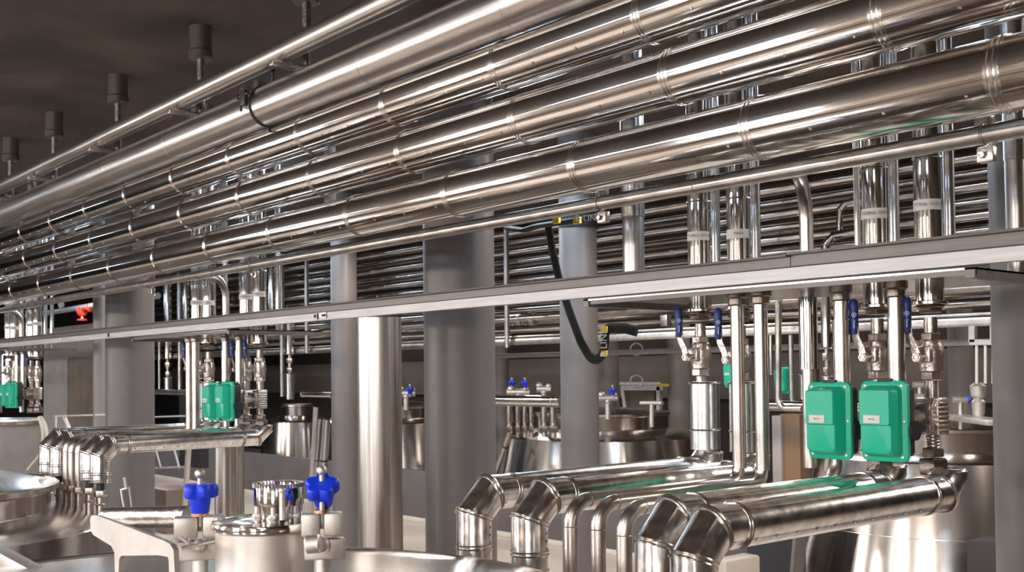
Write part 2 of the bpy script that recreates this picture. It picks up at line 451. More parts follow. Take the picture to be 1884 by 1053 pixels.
# ceiling hangers
names = ['first ceiling hanger from the top edge, its rod behind the slim tube', 'second ceiling hanger, with the clearest dark socket',
         'third ceiling hanger, in the row of dark sockets', 'fourth ceiling hanger, small and dark above the slim tube',
         'fifth ceiling hanger, cut by the left edge of the photo']
hx = [-4.61, -5.81, -7.09, -8.39, -9.51]
def hanger(x, label):
    t = thing('ceiling_hanger', label, 'hanger', (x, 2.62, ZC), 'ceiling hangers of the pipe rack')
    y = 2.62
    MB().lathe([(0.062, 0), (0.062, -0.135), (0.055, -0.14)], (x, y, ZC), (0, 0, 1), 28).build('socket', M['socket'], t)
    MB().lathe([(0.055, -0.14), (0.068, -0.143), (0.068, -0.18), (0.06, -0.188)], (x, y, ZC), (0, 0, 1), 28).build('collar', M['socket'], t)
    MB().cyl((x, y, ZC-0.185), (x, y, ZA-0.07), 0.022, 16).build('rod', M['valvedark'], t)
    b = MB().box((x, 2.60, ZA-0.067), (0.04, 0.34, 0.026), bev=0.003)
    b.build('bracket_arm', M['valve'], t)
    MB().box((x, 2.745, (ZA+ZE)/2), (0.05, 0.04, ZA-ZE), bev=0.003).build('back_strut', M['rail'], t)
    return t
for x, n in zip(hx, names): hanger(x, n)

# ---------------------------------------------------------------- flat rail below
YT = 3.0
ZT, ZM, ZL = 0.382, 0.337, 0.295
r = thing('support_rail', 'long flat steel rail carrying the valve stations', 'rail', (-3, YT, ZL))
def extr(prof, x0, x1):
    b = MB(); n = len(prof)
    b.add([(x0, y, z) for y, z in prof]+[(x1, y, z) for y, z in prof],
          [tuple(range(n)), tuple(reversed(range(n, 2*n)))]+[(i, n+i, n+(i+1) % n, (i+1) % n) for i in range(n)])
    return b
lowp = [(YT, ZL), (YT, ZM-0.002), (YT+0.004, ZM), (YT+0.04, ZM), (YT+0.04, ZL)]
XJ = xY(585, YT, 590)
extr(lowp, X0, XJ-0.004).build('lower_channel', M['rail'], r, 25)
extr(lowp, XJ+0.004, X1).build('lower_channel', M['rail'], r, 25)
upp = [(YT+0.010, ZM), (YT+0.034, ZM+0.006), (YT+0.034, ZT-0.007), (YT+0.008, ZT-0.007), (YT+0.006, ZT), (YT+0.07, ZT), (YT+0.07, ZM)]
XU = xY(1444, YT, 480)
extr(upp, X0, XU-0.003).build('upper_channel', M['railshade'], r, 25)
extr([(y-0.004, z+(0.004 if z > ZM+0.01 else 0)) for y, z in upp], XU+0.003, X1).build('upper_channel', M['railshade'], r, 25)
b = MB().box((XJ+0.03, YT-0.003, (ZL+ZM)/2+0.004), (0.13, 0.006, 0.034), bev=0.002)
b.build('splice_plate', M['satin'], r)
b = MB()
for dx in (-0.03, 0.055, 0.075): b.cyl((XJ+0.01+dx, YT-0.004, ZM-0.018), (XJ+0.01+dx, YT-0.013, ZM-0.018), 0.007, 12)
b.box((XJ+0.01, YT-0.008, ZM-0.02), (0.007, 0.006, 0.03))
b.build('splice_bolt', M['black'], r)
for px in (112, 200):
    x = xY(px, YT, 625)
    MB().box((x, YT-0.003, ZM-0.017), (0.05 if px == 112 else 0.03, 0.006, 0.028), bev=0.002).build('clip', M['black' if px == 200 else 'satin'], r)
# square and round posts that carry the rail
def post(x, y, rad, ztop, mat, label, cat='post', name='support_post', group=None, zb=ZF):
    b = MB().cyl((x, y, zb), (x, y, ztop), rad, 40)
    return tag(b.build(name, M[mat]), label, cat, group)
px0 = xY(692, 3.12, 700)
post(px0, 3.14, wpx(692, 3.14, 41), ZL, 'brushedv', 'thick brushed steel post standing under the flat rail beside the big grey column')
post(xY(415, 3.6, 860), 3.6, wpx(415, 3.6, 20), -0.47, 'brushedv', 'pale brushed steel post below the middle green motor boxes')
post(xY(441, 3.75, 860), 3.75, wpx(441, 3.75, 8), -0.47, 'brushedv', 'thin brushed steel post beside the pale post below the middle station')
# columns
def column(px, wd, Y, mat, label, ztop=ZC):
    x = xY(px, Y, 600)
    return tag(MB().cyl((x, Y, ZF), (x, Y, ztop), wpx(px, Y, wd/2), 64).build('round_column', M[mat]), label, 'column')
column(845, 131, 3.75, 'column', 'big round dark grey column in the centre, crossed by the flat rail')
column(239, 86, 3.75, 'column', 'round dark grey column behind the middle branch pipes near the red valve')
column(1905, 150, 4.4, 'colpale', 'round grey column cut by the right edge of the photo')
column(633, 48, 6.3, 'column', 'narrow grey column just left of the thick steel post')
column(1065, 70, 6.3, 'column', 'grey column behind the hanging black strap')
column(1248, 42, 11.75, 'colpale', 'pale grey stub column behind the first blue lever', 0.95)
column(1119, 38, 11.6, 'colpale', 'pale grey stub column right of the hanging strap', 0.95)
column(921, 28, 11.4, 'colpale', 'slim beige stub column right of the big grey column', 0.95)
column(1766, 44, 11.4, 'colpale', 'grey stub column behind the valves of the near station', 0.90)
column(1492, 26, 11.4, 'colpale', 'narrow grey stub column behind the first green motor box', 0.90)
post(xY(184, 3.9, 700), 3.9, wpx(184, 3.9, 12), ZC, 'colpale', 'slim pale metal post left of the grey column near the red valve')
post(xY(932, 8.62, 520), 8.62, wpx(932, 8.62, 5), 1.9, 'brushedv', 'thin steel upright right of the big grey column', zb=zY(932, 640, 8.62))
post(xY(564, 8.62, 520), 8.62, wpx(564, 8.62, 4), 1.9, 'brushedv', 'thin steel upright left of the narrow grey column', zb=zY(564, 650, 8.62))
# ---------------------------------------------------------------- valve stations
DX = -4.81
YV, YV2 = 3.42, 3.56
S0 = {k: xY(px, y, 500) for k, px, y in (('V1', 1287, YV), ('V2', 1360, YV), ('V3', 1612, YV), ('V4', 1710, YV), ('G1', 1318, YV2), ('G2', 1392, YV2),
      ('G3', 1647, YV2), ('G4', 1749, YV2), ('G0', 1579, YV2), ('R1', 1355, 3.2), ('R2', 1398, 3.2), ('R3', 1546, 3.3), ('R4', 1647, 3.3), ('BD', 1484, 3.45))}
LABZ = {'V1': zY(1287, 436, YV), 'V2': zY(1360, 432, YV), 'V3': zY(1612, 395, YV), 'V4': zY(1710, 379, YV)}
WRIT = {'V1': 'TOPLA VODA', 'V2': 'PARA', 'V3': 'LEDENA VODA', 'V4': 'PITNA VODA'}
BR = [('ins', -2.887, 3.50, 2.270), ('ins', -2.654, 3.50, 2.315), ('bare', -2.500, 3.20, 2.354), ('bare', -2.395, 3.20, 2.371),
      ('bare', -2.253, 3.45, 2.339), ('ins', -2.026, 3.42, 2.230), ('ins', -1.808, 3.42, 2.129)]
ZBR = -0.41
PH = ['at the near station', 'at the middle station', 'at the far left station']
ORD = {'V1': 'first', 'V2': 'second', 'V3': 'third', 'V4': 'fourth'}
def label_plate(t, x, y, r, z, h, body, facing=None):
    p = Vector((x, y, z)); d = toward(p); a0 = math.atan2(d.y, d.x)
    vs, fs = [], []; n = 14
    for i in range(n+1):
        a = a0-0.25-1.25+2.5*i/n
        for zz in (-h/2, h/2):
            for rr in (r+0.0012, r+0.0002):
                vs.append((x+math.cos(a)*rr, y+math.sin(a)*rr, z+zz))
    for i in range(n):
        o = i*4
        fs += [(o, o+4, o+6, o+2), (o+1, o+3, o+7, o+5), (o, o+1, o+5, o+4), (o+2, o+6, o+7, o+3)]
    fs += [(0, 2, 3, 1), (n*4, n*4+1, n*4+3, n*4+2)]
    lp = MB().add(vs, fs).build('label_plate', M['white'], t)
    lp['label'] = 'white printed label plate'
    c = p+d*(r+0.0016)
    text('lettering', body, h*0.42, c, Vector((-d.y, d.x, 0)), (0, 0, 1), M['ink'], lp)
def drop_pipe(k, s):
    x = S0[k]+DX*s
    z0 = ZL-0.085 if k in ('V3', 'V4') else ZL-0.06
    t = thing('clad_drop_pipe', f'{ORD[k]} polished upright pipe with white label {PH[s]}', 'pipe', (x, YV, z0), 'labelled upright pipes through the rail')
    R = 0.046
    MB().cyl((x, YV, z0), (x, YV, ZC), R, 36).build('cladding', M['cladv'], t)
    zb = LABZ[k]+(0.14 if k in ('V1', 'V2') else 0.16)
    b = MB().cyl((x, YV, zb), (x, YV, zb+0.012), R+0.002, 36); b.ring((x, YV, zb), (0, 0, 1), R+0.001, 0.003, 36, 6)
    b.build('seam_band', M['seam'], t)
    b = MB().lathe([(R+0.001, 0), (R+0.012, 0.004), (R+0.012, 0.012), (R+0.001, 0.016)], (x, YV, z0), (0, 0, 1), 36)
    b.build('end_cap', M['seam'], t)
    label_plate(t, x, YV, R, LABZ[k], 0.036, WRIT[k])
def thin_pipe(k, s):
    x = S0[k]+DX*s
    rad = 0.0115 if k == 'G0' else 0.019
    nm = {'G0': 'very thin upright tube', 'G1': 'thin galvanised upright beside the first labelled pipe', 'G2': 'thin galvanised upright beside the second labelled pipe',
          'G3': 'thin galvanised upright beside the third labelled pipe', 'G4': 'thin galvanised upright beside the fourth labelled pipe'}[k]
    tag(MB().cyl((x, YV2, ZL+0.0), (x, YV2, ZC), rad, 24).build('upright_pipe', M['bare' if k == 'G0' else 'zinc']), f'{nm} {PH[s]}', 'pipe', 'thin uprights at the valve stations')
def riser(k, s, zb, what):
    x = S0[k]+DX*s; y = 3.2 if k in ('R1', 'R2') else 3.3
    t = thing('riser_pipe', f'{what} {PH[s]}', 'pipe', (x, y, zb), 'bare risers below the rail')
    MB().cyl((x, y, zb), (x, y, ZL), 0.025, 28).build('tube', M['bare'], t)
    b = MB().lathe([(0.026, 0), (0.040, 0.0), (0.040, -0.028), (0.033, -0.034), (0.033, -0.055), (0.026, -0.06)], (x, y, ZL), (0, 0, 1), 28)
    b.build('flange_collar', M['valvedark'], t)
    if k in ('R3', 'R4'):
        MB().cyl((x, y, zb), (x, y, zb+0.27), 0.0285, 28).build('sleeve', M['bare'], t)
def lever_valve(x, y, zc, ztop, zbot, label, small=False):
    t = thing('ball_valve', label, 'valve', (x, y, zbot), 'blue levered ball valves')
    b = MB()
    b.cyl((x, y, zc-0.10), (x, y, zc+0.13), 0.022, 24)
    b.lathe([(0.026, -0.055), (0.038, -0.05), (0.040, -0.02), (0.043, 0), (0.040, 0.03), (0.036, 0.05), (0.028, 0.056)], (x, y, zc), (0, 0, 1), 28)
    b.hexn((x, y, zc+0.052), (x, y, zc+0.078), 0.034)
    b.hexn((x, y, zc-0.082), (x, y, zc-0.052), 0.037)
    b.box((x, y-0.03, zc+0.005), (0.05, 0.05, 0.055), bev=0.006)
    b.build('valve_body', M['valve'], t)
    b = MB(); b.hexn((x, y, zc+0.145), (x, y, zc+0.185), 0.042); b.hexn((x, y, zc+0.19), (x, y, zc+0.215), 0.032)
    b.ring((x, y, zc+0.165), (0, 0, 1), 0.041, 0.005, 24, 6)
    b.build('union_nut', M['valvedark'], t)
    MB().cyl((x, y, zc+0.21), (x, y, ztop), 0.021, 20).build('nipple', M['valvedark'], t)
    ys = y-0.088
    b = MB().cyl((x, y-0.03, zc-0.005), (x, ys-0.006, zc-0.005), 0.012, 16); b.hexn((x, ys-0.012, zc-0.005), (x, ys+0.012, zc-0.005), 0.017)
    b.ring((x, ys-0.012, zc-0.005), (0, 1, 0), 0.009, 0.003, 16, 6)
    b.build('spindle', M['valve'], t)
    lv = MB().ribbon([(x, ys, zc-0.005), (x-0.010, ys, zc+0.028), (x-0.026, ys-0.004, zc+0.062), (x-0.030, ys-0.006, zc+0.10)], (1, 0, 0.6), 0.026, 0.005).build('lever', M['valve'], t)
    gx, gy, gz = x-0.032, ys-0.006, zc+0.075
    g = MB()
    prof = [(0.0125, 0), (0.0150, 0.008), (0.0145, 0.07), (0.0165, 0.095), (0.0158, 0.110), (0.010, 0.121), (0.0, 0.124)]
    g.lathe(prof, (gx, gy, gz), (0, 0, 1), 20).build('grip', M['navy'], lv)
    d = toward((gx, gy, gz)); c = Vector((gx, gy, gz+0.055))+d*0.0152; sd = Vector((-d.y, d.x, 0))
    q = MB(); q.ring(c+Vector((0, 0, 0.012)), d, 0.007, 0.0012, 16, 6); q.box(c+Vector((0, 0, 0.012)), (0.004, 0.004, 0.006))
    q.bar(c-Vector((0, 0, 0.035)), c-Vector((0, 0, 0.012)), 0.003, 0.001)
    q.bar(c-Vector((0, 0, 0.012))-sd*0.005, c-Vector((0, 0, 0.007)), 0.002, 0.001); q.bar(c-Vector((0, 0, 0.012))+sd*0.005, c-Vector((0, 0, 0.007)), 0.002, 0.001)
    q.build('print_mark', M['whiteink'], lv)
    b = MB().cyl((x, y, zbot), (x, y, zc-0.08), 0.021, 20); b.build('tail_pipe', M['valve'], t)
    return t
def actuator(x, y, zc, label):
    t = thing('motor_box', label, 'valve motor', (x, y, zc-0.13), 'green valve motor boxes')
    W2, H2 = 0.166, 0.262
    # flange: rounded plate
    def rr(w, h, r):
        out = []
        for (sx, sz, a) in ((1, 1, 0), (-1, 1, 1), (-1, -1, 2), (1, -1, 3)):
            for k in range(5):
                g = math.pi/2*(a+k/4)
                out.append((sx*(w/2-r)+r*math.cos(g), sz*(h/2-r)+r*math.sin(g)))
        return out
    def loft(secs):
        b = MB(); vs = []; fs = []
        n = len(secs[0][0])
        for poly, yy, ox in secs:
            vs += [(x+px_+ox, yy, zc+pz) for px_, pz in poly]
        for i in range(len(secs)-1):
            for k in range(n):
                fs.append((i*n+k, i*n+(k+1) % n, (i+1)*n+(k+1) % n, (i+1)*n+k))
        fs.append(tuple(range(n))); fs.append(tuple(range((len(secs)-1)*n, len(secs)*n)))
        return b.add(vs, fs)
    c = loft([(rr(W2, H2, 0.022), y, 0), (rr(W2, H2, 0.022), y-0.014, 0), (rr(W2-0.008, H2-0.008, 0.02), y-0.017, 0),
              (rr(W2-0.032, H2-0.03, 0.022), y-0.019, 0), (rr(W2-0.044, H2-0.044, 0.02), y-0.052, 0), (rr(W2-0.058, H2-0.056, 0.016), y-0.066, 0), (rr(W2-0.068, H2-0.064, 0.012), y-0.068, 0)])
    cov = c.build('cover', M['green'], t, 40)
    b = loft([(rr(W2-0.048, 0.118, 0.010), y-0.052, 0), (rr(W2-0.054, 0.116, 0.008), y-0.070, 0), (rr(W2-0.062, 0.110, 0.006), y-0.0745, 0)])
    b.v = [v+Vector((0, 0, 0.046)) for v in b.v]
    b.build('raised_panel', M['green'], cov, 40)
    for sx in (-1, 1):
        for sz in (-1, 0, 1):
            px_ = x+sx*(W2/2-0.011 if sz == 0 else W2/2-0.018); pz = zc+sz*(H2/2-0.016)
            MB().lathe([(0.0062, 0), (0.0058, 0.003), (0.003, 0.0045), (0, 0.0045)], (px_, y-0.0165, pz), (0, -1, 0), 12).build('screw', M['satin'], cov)
    lp = MB().box((x-0.008, y-0.0755, zc+0.008), (0.060, 0.002, 0.026), bev=0.0008).build('label_plate', M['white'], cov)
    lp['label'] = 'white printed label plate'
    text('lettering', 'MV 01', 0.008, (x-0.008, y-0.0770, zc+0.008), (1, 0, 0), (0, 0, 1), M['ink'], lp)
    b = loft([(rr(W2-0.014, H2-0.03, 0.018), y+0.0, 0), (rr(W2-0.014, H2-0.03, 0.018), y+0.04, 0), (rr(W2-0.03, H2-0.05, 0.018), y+0.052, 0)])
    b.cyl((x+W2/2-0.012, y+0.025, zc-0.03), (x+W2/2+0.008, y+0.025, zc-0.03), 0.032, 20)
    b.build('base_housing', M['black'], t, 40)
    MB().box((x+0.002, y-0.008, zc+H2/2+0.002), (0.05, 0.018, 0.012), bev=0.003).build('cable_gland', M['black'], t)
def motor_valve(x, y, zc, xa, ya, label, short):
    t = thing('motor_valve', label, 'valve', (x, y, zc-0.2), 'motor driven valves')
    b = MB()
    b.box((x, y, zc), (0.082, 0.07, 0.125), bev=0.005)
    for k in range(7): b.box((x+0.043, y-0.004, zc-0.045+0.015*k), (0.008, 0.066, 0.006), bev=0.002)
    b.box((x-0.03, y-0.04, zc-0.005), (0.10, 0.02, 0.10), bev=0.004)
    b.build('block', M['valve'], t)
    b = MB().cyl((x, y, zc+0.06), (x, y, zc+0.16), 0.024, 24)
    for k in range(5): b.cyl((x+0.021*math.cos(k*1.25), y+0.021*math.sin(k*1.25), zc+0.06), (x+0.021*math.cos(k*1.25), y+0.021*math.sin(k*1.25), zc+0.12), 0.005, 8)
    b.build('neck', M['valve'], t)
    b = MB().cyl((x, y, zc-0.11), (x, y, zc-0.06), 0.021, 20)
    for k in range(4): b.ring((x, y, zc-0.07-0.011*k), (0, 0, 1), 0.0215, 0.003, 20, 6)
    b.build('threaded_tail', M['valve'], t)
    b = MB(); b.hexn((x, y, zc-0.135), (x, y, zc-0.105), 0.038); b.hexn((x, y, zc-0.195), (x, y, zc-0.14), 0.05)
    b.build('union_nut', M['valvedark'], t)
    MB().cyl((x, y, -0.335), (x, y, zc-0.19), 0.024, 20).build('tail_pipe', M['valve'], t)
    b = MB().tube([(x-0.03, y-0.02, zc+0.0), (xa+0.01, ya+0.05, zc+0.0)], 0.026, 20)
    b.ring((x-0.055, y-0.028, zc), (x-xa, y-ya, 0), 0.028, 0.004, 20, 6)
    b.build('drive_shaft', M['satin'], t)
    b = MB()
    for (dx, dz) in ((-0.035, 0.04), (-0.035, -0.045)): b.hexn((x+dx, y-0.048, zc+dz), (x+dx, y-0.056, zc+dz), 0.009)
    b.build('bolt', M['satin'], t)
BRN = ['leftmost clad branch pipe', 'second clad branch pipe from the left', 'first bare bent branch tube', 'middle bare bent branch tube',
       'third bare bent branch tube', 'second thickest front clad branch pipe under the motor boxes', 'nearest thick clad branch pipe with riveted seam']
def mitre(prev, p, nxt):
    return ((p-prev).normalized()+(nxt-p).normalized()).normalized()
def branch(i, s):
    kind, x, yr, yl = BR[i]; x += DX*s
    if s == 1: yl = (2.36, 2.36, 2.36, 2.36, 2.355, 2.345, 2.335)[i]
    z = ZBR; g = 'branch pipes dropping to the tanks'
    t = thing('branch_pipe', f'{BRN[i]} {PH[s]}', 'pipe', (x, yl, -0.85), g)
    zl = {0: -0.66, 1: -0.655, 5: -0.64, 6: -0.64}.get(i, -0.83)
    if kind == 'ins':
        R = 0.060; c = 0.072; cr = 0.062
        pts = [Vector(q) for q in ((x, yl, zl), (x, yl, z-c), (x, yl+c, z), (x, yr-cr, z), (x, yr, z+cr*0.9), (x, yr, z+0.072))]
        shell = MB().tube(pts, R, 40)
        for k in (1, 2, 3, 4):
            d = (pts[k]-pts[k-1]).normalized(); mm = mitre(pts[k-1], pts[k], pts[k+1])
            if k == 4 : continue
            b = MB()
            for off in (-0.006, 0.006):
                b.ring(pts[k]+mm*off, d, R+0.001, 0.0034, 36, 6, mm)
            b.build('elbow_bead', M['seam'], t)
        MB().ring(pts[5], (0, 0, 1), R, 0.004, 36, 6).build('elbow_bead', M['seam'], t)
        for (c0, ax) in ((Vector((x, yl+c+0.085, z)), (0, 1, 0)), (Vector((x, yr-0.17, z)), (0, 1, 0)), (Vector((x, yl, z-0.18)), (0, 0, 1)), (Vector((x, yl, zl+0.004)), (0, 0, 1))):
            b = MB(); b.ring(c0, ax, R+0.001, 0.0034, 36, 6); b.ring(c0+Vector(ax)*0.012, ax, R+0.001, 0.0028, 36, 6)
            b.build('seam_band', M['seam'], t)
        b = shell
        nz = Vector((0.82, 0, -0.57)).normalized()
        for k in range(11):
            b.lathe([(0.0055, 0), (0.004, 0.0025), (0, 0.0035)], Vector((x, yl+c+0.03+0.092*k, z))+nz*R*0.999, nz, 8)
        nz2 = Vector((0.9, 0.43, 0)).normalized()
        for k in range(4): b.lathe([(0.0055, 0), (0.004, 0.0025), (0, 0.0035)], Vector((x, yl, z-0.11-0.025*k))+nz2*R*0.999, nz2, 8)
        shell.build('cladding', M['cladb'], t, 30)
        b = MB(); b.cyl((x, yl, zl-0.05), (x, yl, zl+0.01), 0.024, 20)
        b.build('inner_pipe', M['black'], t)
        b = MB(); b.hexn((x, yl, zl-0.085), (x, yl, zl-0.045), 0.04); b.cyl((x, yl, -0.86), (x, yl, zl-0.08), 0.024, 20)
        b.ring((x, yl, zl-0.13), (0, 0, 1), 0.027, 0.006, 20, 6)
        b.build('tail_fitting', M['valve'], t)
    else:
        zt = -0.36 if i != 4 else -0.10
        pts = fillet([(x, yl, zl), (x, yl, z), (x, yr, z), (x, yr, zt)], 0.075, 8)
        MB().tube(pts, 0.0235, 24).build('tube', M['bare'], t, 30)
        MB().ring((x, yl, z-0.078), (0, 0, 1), 0.0238, 0.0015, 24, 6).build('weld_seam', M['seam'], t)
        MB().ring((x, yl+0.078, z), (0, 1, 0), 0.0238, 0.0015, 24, 6).build('weld_seam', M['seam'], t)
        b = MB(); b.hexn((x, yl, -0.74), (x, yl, -0.70), 0.034); b.cyl((x, yl, -0.86), (x, yl, -0.74), 0.026, 20)
        b.build('tail_fitting', M['valve'], t)
YBD = 3.40
XBD = xY(1485, YBD, 500)
def station(s):
    d = DX*s
    # shelf plate under the rail
    x0, x1 = -3.13+d, -1.51+d
    t = thing('shelf_plate', f'flat steel shelf plate hung under the rail {PH[s]}', 'shelf', ((x0+x1)/2, 3.3, ZL-0.02), 'shelf plates under the rail')
    MB().box(((x0+x1)/2, 3.36, ZL-0.008), (x1-x0, 0.66, 0.006)).build('plate', M['tanktop'], t)
    MB().box(((x0+x1)/2, 3.04, ZL-0.013), (x1-x0, 0.006, 0.026)).build('front_edge', M['railshade'], t)
    MB().box((x1-0.015, 3.36, ZL-0.02), (0.03, 0.66, 0.03)).build('end_angle', M['railshade'], t)
    MB().box((x0+0.015, 3.36, ZL-0.02), (0.03, 0.66, 0.03)).build('end_angle', M['railshade'], t)
    for k in ('V1', 'V2', 'V3', 'V4'): drop_pipe(k, s)
    for k in ('G0', 'G1', 'G2', 'G3', 'G4'): thin_pipe(k, s)
    # tube bent down from the slim tube
    x = XBD+d
    t = thing('bent_pipe', f'bare tube teed off the slim tube, bending down {PH[s]}', 'pipe', (x, YBD, -0.3), 'bent down tubes')
    MB().tube(fillet([(xY(1400, YF, 340)+d, YF, ZFF), (x, YBD, 0.735), (x, YBD, -0.36)], 0.16, 10), 0.025, 24).build('tube', M['bare'], t)
    MB().cyl((x, YBD, 0.0), (x, YBD, ZL-0.03), 0.034, 28).build('sleeve', M['cladv'], t)
    # valves on the labelled pipes
    zv = {'V1': zY(1295, 655, YV), 'V2': zY(1375, 660, YV), 'V3': zY(1620, 655, YV), 'V4': zY(1728, 655, YV)}
    wh = {'V1': 'first blue levered ball valve', 'V2': 'second blue levered ball valve, behind the bare risers', 'V3': 'third blue levered ball valve, above the green boxes',
          'V4': 'fourth blue levered ball valve, rightmost'}
    for k in ('V1', 'V2', 'V3', 'V4'):
        x = S0[k]+d
        zb = {'V1': -0.06, 'V2': -0.06, 'V3': -0.10, 'V4': -0.10}[k]
        lever_valve(x, YV, zv[k], ZL-0.07, zb if k in ('V1', 'V2') else zv[k]-0.16, f'{wh[k]} {PH[s]}')
    # insulated uprights below the first two valves
    for n, (k, bi) in enumerate((('V1', 0), ('V2', 1))):
        x = S0[k]+d; xb, yb = BR[bi][1]+d, BR[bi][2]
        t = thing('clad_sleeve', f'{"first" if n == 0 else "second"} galvanised upright sleeve over a clad elbow {PH[s]}', 'pipe', (x, YV, -0.3), 'galvanised sleeves')
        MB().cyl((x, YV+0.02, -0.32), (x, YV+0.02, -0.045), 0.06, 36).build('cladding', M['zinc'], t)
        b = MB(); b.ring((x, YV+0.02, -0.05), (0, 0, 1), 0.061, 0.005, 36, 6); b.ring((x, YV+0.02, -0.24), (0, 0, 1), 0.061, 0.004, 36, 6)
        b.build('seam_band', M['seam'], t)
    riser('R1', s, -0.36, 'first bare riser, joining a bent branch tube')
    riser('R2', s, -0.36, 'second bare riser, joining a bent branch tube')
    riser('R3', s, -0.10, 'third bare riser, above the first green box')
    riser('R4', s, -0.10, 'fourth bare riser, above the second green box')
    a1 = atY(1530, 774, 3.22); a2 = atY(1631, 775, 3.22)
    actuator(a1.x+d, 3.22, a1.z, f'green motor box, first of the pair {PH[s]}')
    actuator(a2.x+d, 3.22, a2.z, f'green motor box, second of the pair {PH[s]}')
    motor_valve(S0['V4']+d, YV, a2.z+0.01, a2.x+d, 3.27, f'square motor valve beside the second green box {PH[s]}', False)
    motor_valve(S0['V3']+d, YV, a1.z+0.01, a1.x+d, 3.27, f'motor valve hidden behind the green boxes {PH[s]}', False)
    if s < 2:
        for i in range(7): branch(i, s)
for s in (0, 1, 2): station(s)
# ---------------------------------------------------------------- tanks
def tank(cx, cy, zrim, label, R=(0.86, 0.84, 1.18, 1.40), neckh=0.17, sh=0.06, dome=0.07, group='round steel tanks', closed=True):
    rr, rn, ro, rb = R
    t = thing('steel_tank', label, 'tank', (cx, cy, ZF), group)
    z1 = zrim-0.035
    MB().lathe([(rn, 0), (rn, -neckh)], (cx, cy, z1), (0, 0, 1), 96).build('neck', M['tank'], t)
    b = MB().lathe([(rn, 0), (ro-0.02, -sh), (ro, -sh-0.012)], (cx, cy, z1-neckh), (0, 0, 1), 96)
    b.ring((cx, cy, z1-neckh), (0, 0, 1), rn, 0.006, 96, 6)
    b.build('shoulder', M['tanktop'], t)
    zs = z1-neckh-sh-0.012
    MB().lathe([(ro, 0), (rb, ZF-zs)], (cx, cy, zs), (0, 0, 1), 96).build('body', M['tank'], t)
    b = MB()
    for fz in (0.55,):
        rz = ro+(rb-ro)*fz
        b.ring((cx, cy, zs+(ZF-zs)*fz), (0, 0, 1), rz, 0.003, 96, 6)
    b.build('weld_seam', M['seam'], t)
    lid = MB().lathe([(rr-0.012, -0.03), (rr, -0.02), (rr, 0.012), (rr-0.015, 0.02), (rr-0.04, 0.012), (rr*0.8, dome*0.55), (rr*0.5, dome*0.9), (0, dome)], (cx, cy, zrim-0.01), (0, 0, 1), 96).build('lid', M['tanktop'], t, 30)
    return t, lid
zrim = -0.60
T1, L1 = tank(-2.558, 1.028, zrim, 'big round steel tank in the foreground with domed lid', R=(1.15, 1.09, 1.42, 1.45))
T2, L2 = tank(-7.317, 1.267, -0.65, 'round steel tank at the left edge with shiny domed lid', R=(1.0, 0.92, 1.36, 1.45), neckh=0.13, sh=0.055, dome=0.10)
T3, L3 = tank(xY(1738, 9.8, 800), 9.8, -0.55, 'wide steel tank behind the near motor boxes', neckh=0.17)
T4, L4 = tank(xY(1108, 9.8, 800), 9.8, -0.52, 'far steel tank behind the strap column with T handle on its lid', neckh=0.16, sh=0.10)
T6, L6 = tank(xY(717, 9.8, 800), 9.8, -0.50, 'far steel tank between the thick post and the big column', neckh=0.16)
T7, L7 = tank(xY(548, 8.0+1.9, 800), 9.9, -0.55, 'far small necked steel tank behind the middle station', R=(0.30, 0.27, 0.62, 0.72), neckh=0.16, sh=0.10, dome=0.03)
t = thing('steel_tank', 'matt grey steel tank under the far left station', 'tank', (xY(-4, 4.2, 800), 4.2, ZF), 'round steel tanks')
cx, rt = xY(-4, 4.2, 800), wpx(-4, 4.2, 84)
zt = zY(40, 776, 4.2)
MB().lathe([(rt*0.97, 0), (rt*0.97, ZF-zt+0.1), (rt*0.9, ZF-zt)], (cx, 4.2, zt), (0, 0, 1), 72).build('body', M['matte'], t)
MB().lathe([(rt*0.97, -0.07), (rt*1.02, -0.06), (rt*1.03, -0.01), (rt*0.98, 0.0), (0, 0.02)], (cx, 4.2, zt), (0, 0, 1), 72).build('lid', M['tanktop'], t)

# knurled star knobs with swing bolts: knob() is used for the foreground lid and the far lids
def star_knob(c, s, parent=None, label=None, tilt=0.0, group=None):
    """c: centre of the star, s: star diameter"""
    c = Vector(c)
    t = parent if parent is not None else thing('star_knob', label, 'knob', c-Vector((0, 0, s)), group)
    b = MB(); n = 60
    ring0 = []
    def prof(f):
        return [(f*(0.36+0.14*(0.5+0.5*math.cos(5*(2*math.pi*k/n)+0.5))**0.6)*s) for k in range(n)]
    vs = []; fs = []
    lev = [(-0.20, 0.86), (-0.15, 0.98), (0.0, 1.0), (0.12, 0.98), (0.18, 0.86)]
    for (h, f) in lev:
        for k, r in enumerate(prof(f)):
            a = 2*math.pi*k/n; vs.append(c+Vector((r*math.cos(a), r*math.sin(a), h*s)))
    for i in range(len(lev)-1):
        for k in range(n):
            k2 = (k+1) % n; fs.append((i*n+k, i*n+k2, (i+1)*n+k2, (i+1)*n+k))
    fs.append(tuple(range(n))); fs.append(tuple(range((len(lev)-1)*n, len(lev)*n)))
    b.add(vs, fs)
    b.lathe([(0.23*s, -0.62*s), (0.25*s, -0.58*s), (0.30*s, -0.15*s)], c, (0, 0, 1), 28)
    if tilt:
        q = Matrix.Rotation(tilt, 3, RT); b.v = [q @ (v-c)+c for v in b.v]
    b.build('knob', M['blue'], t, 40)
    b = MB().cyl(c+Vector((0, 0, -1.0*s)), c+Vector((0, 0, 0.42*s)), 0.07*s, 14); b.ball(c+Vector((0, 0, 0.47*s)), 0.145*s, 16)
    b.build('swing_bolt', M['satin'], t)
    MB().cyl(c+Vector((0, 0, -0.70*s)), c+Vector((0, 0, -0.62*s)), 0.24*s, 20).build('washer', M['copper'], t)
    return t
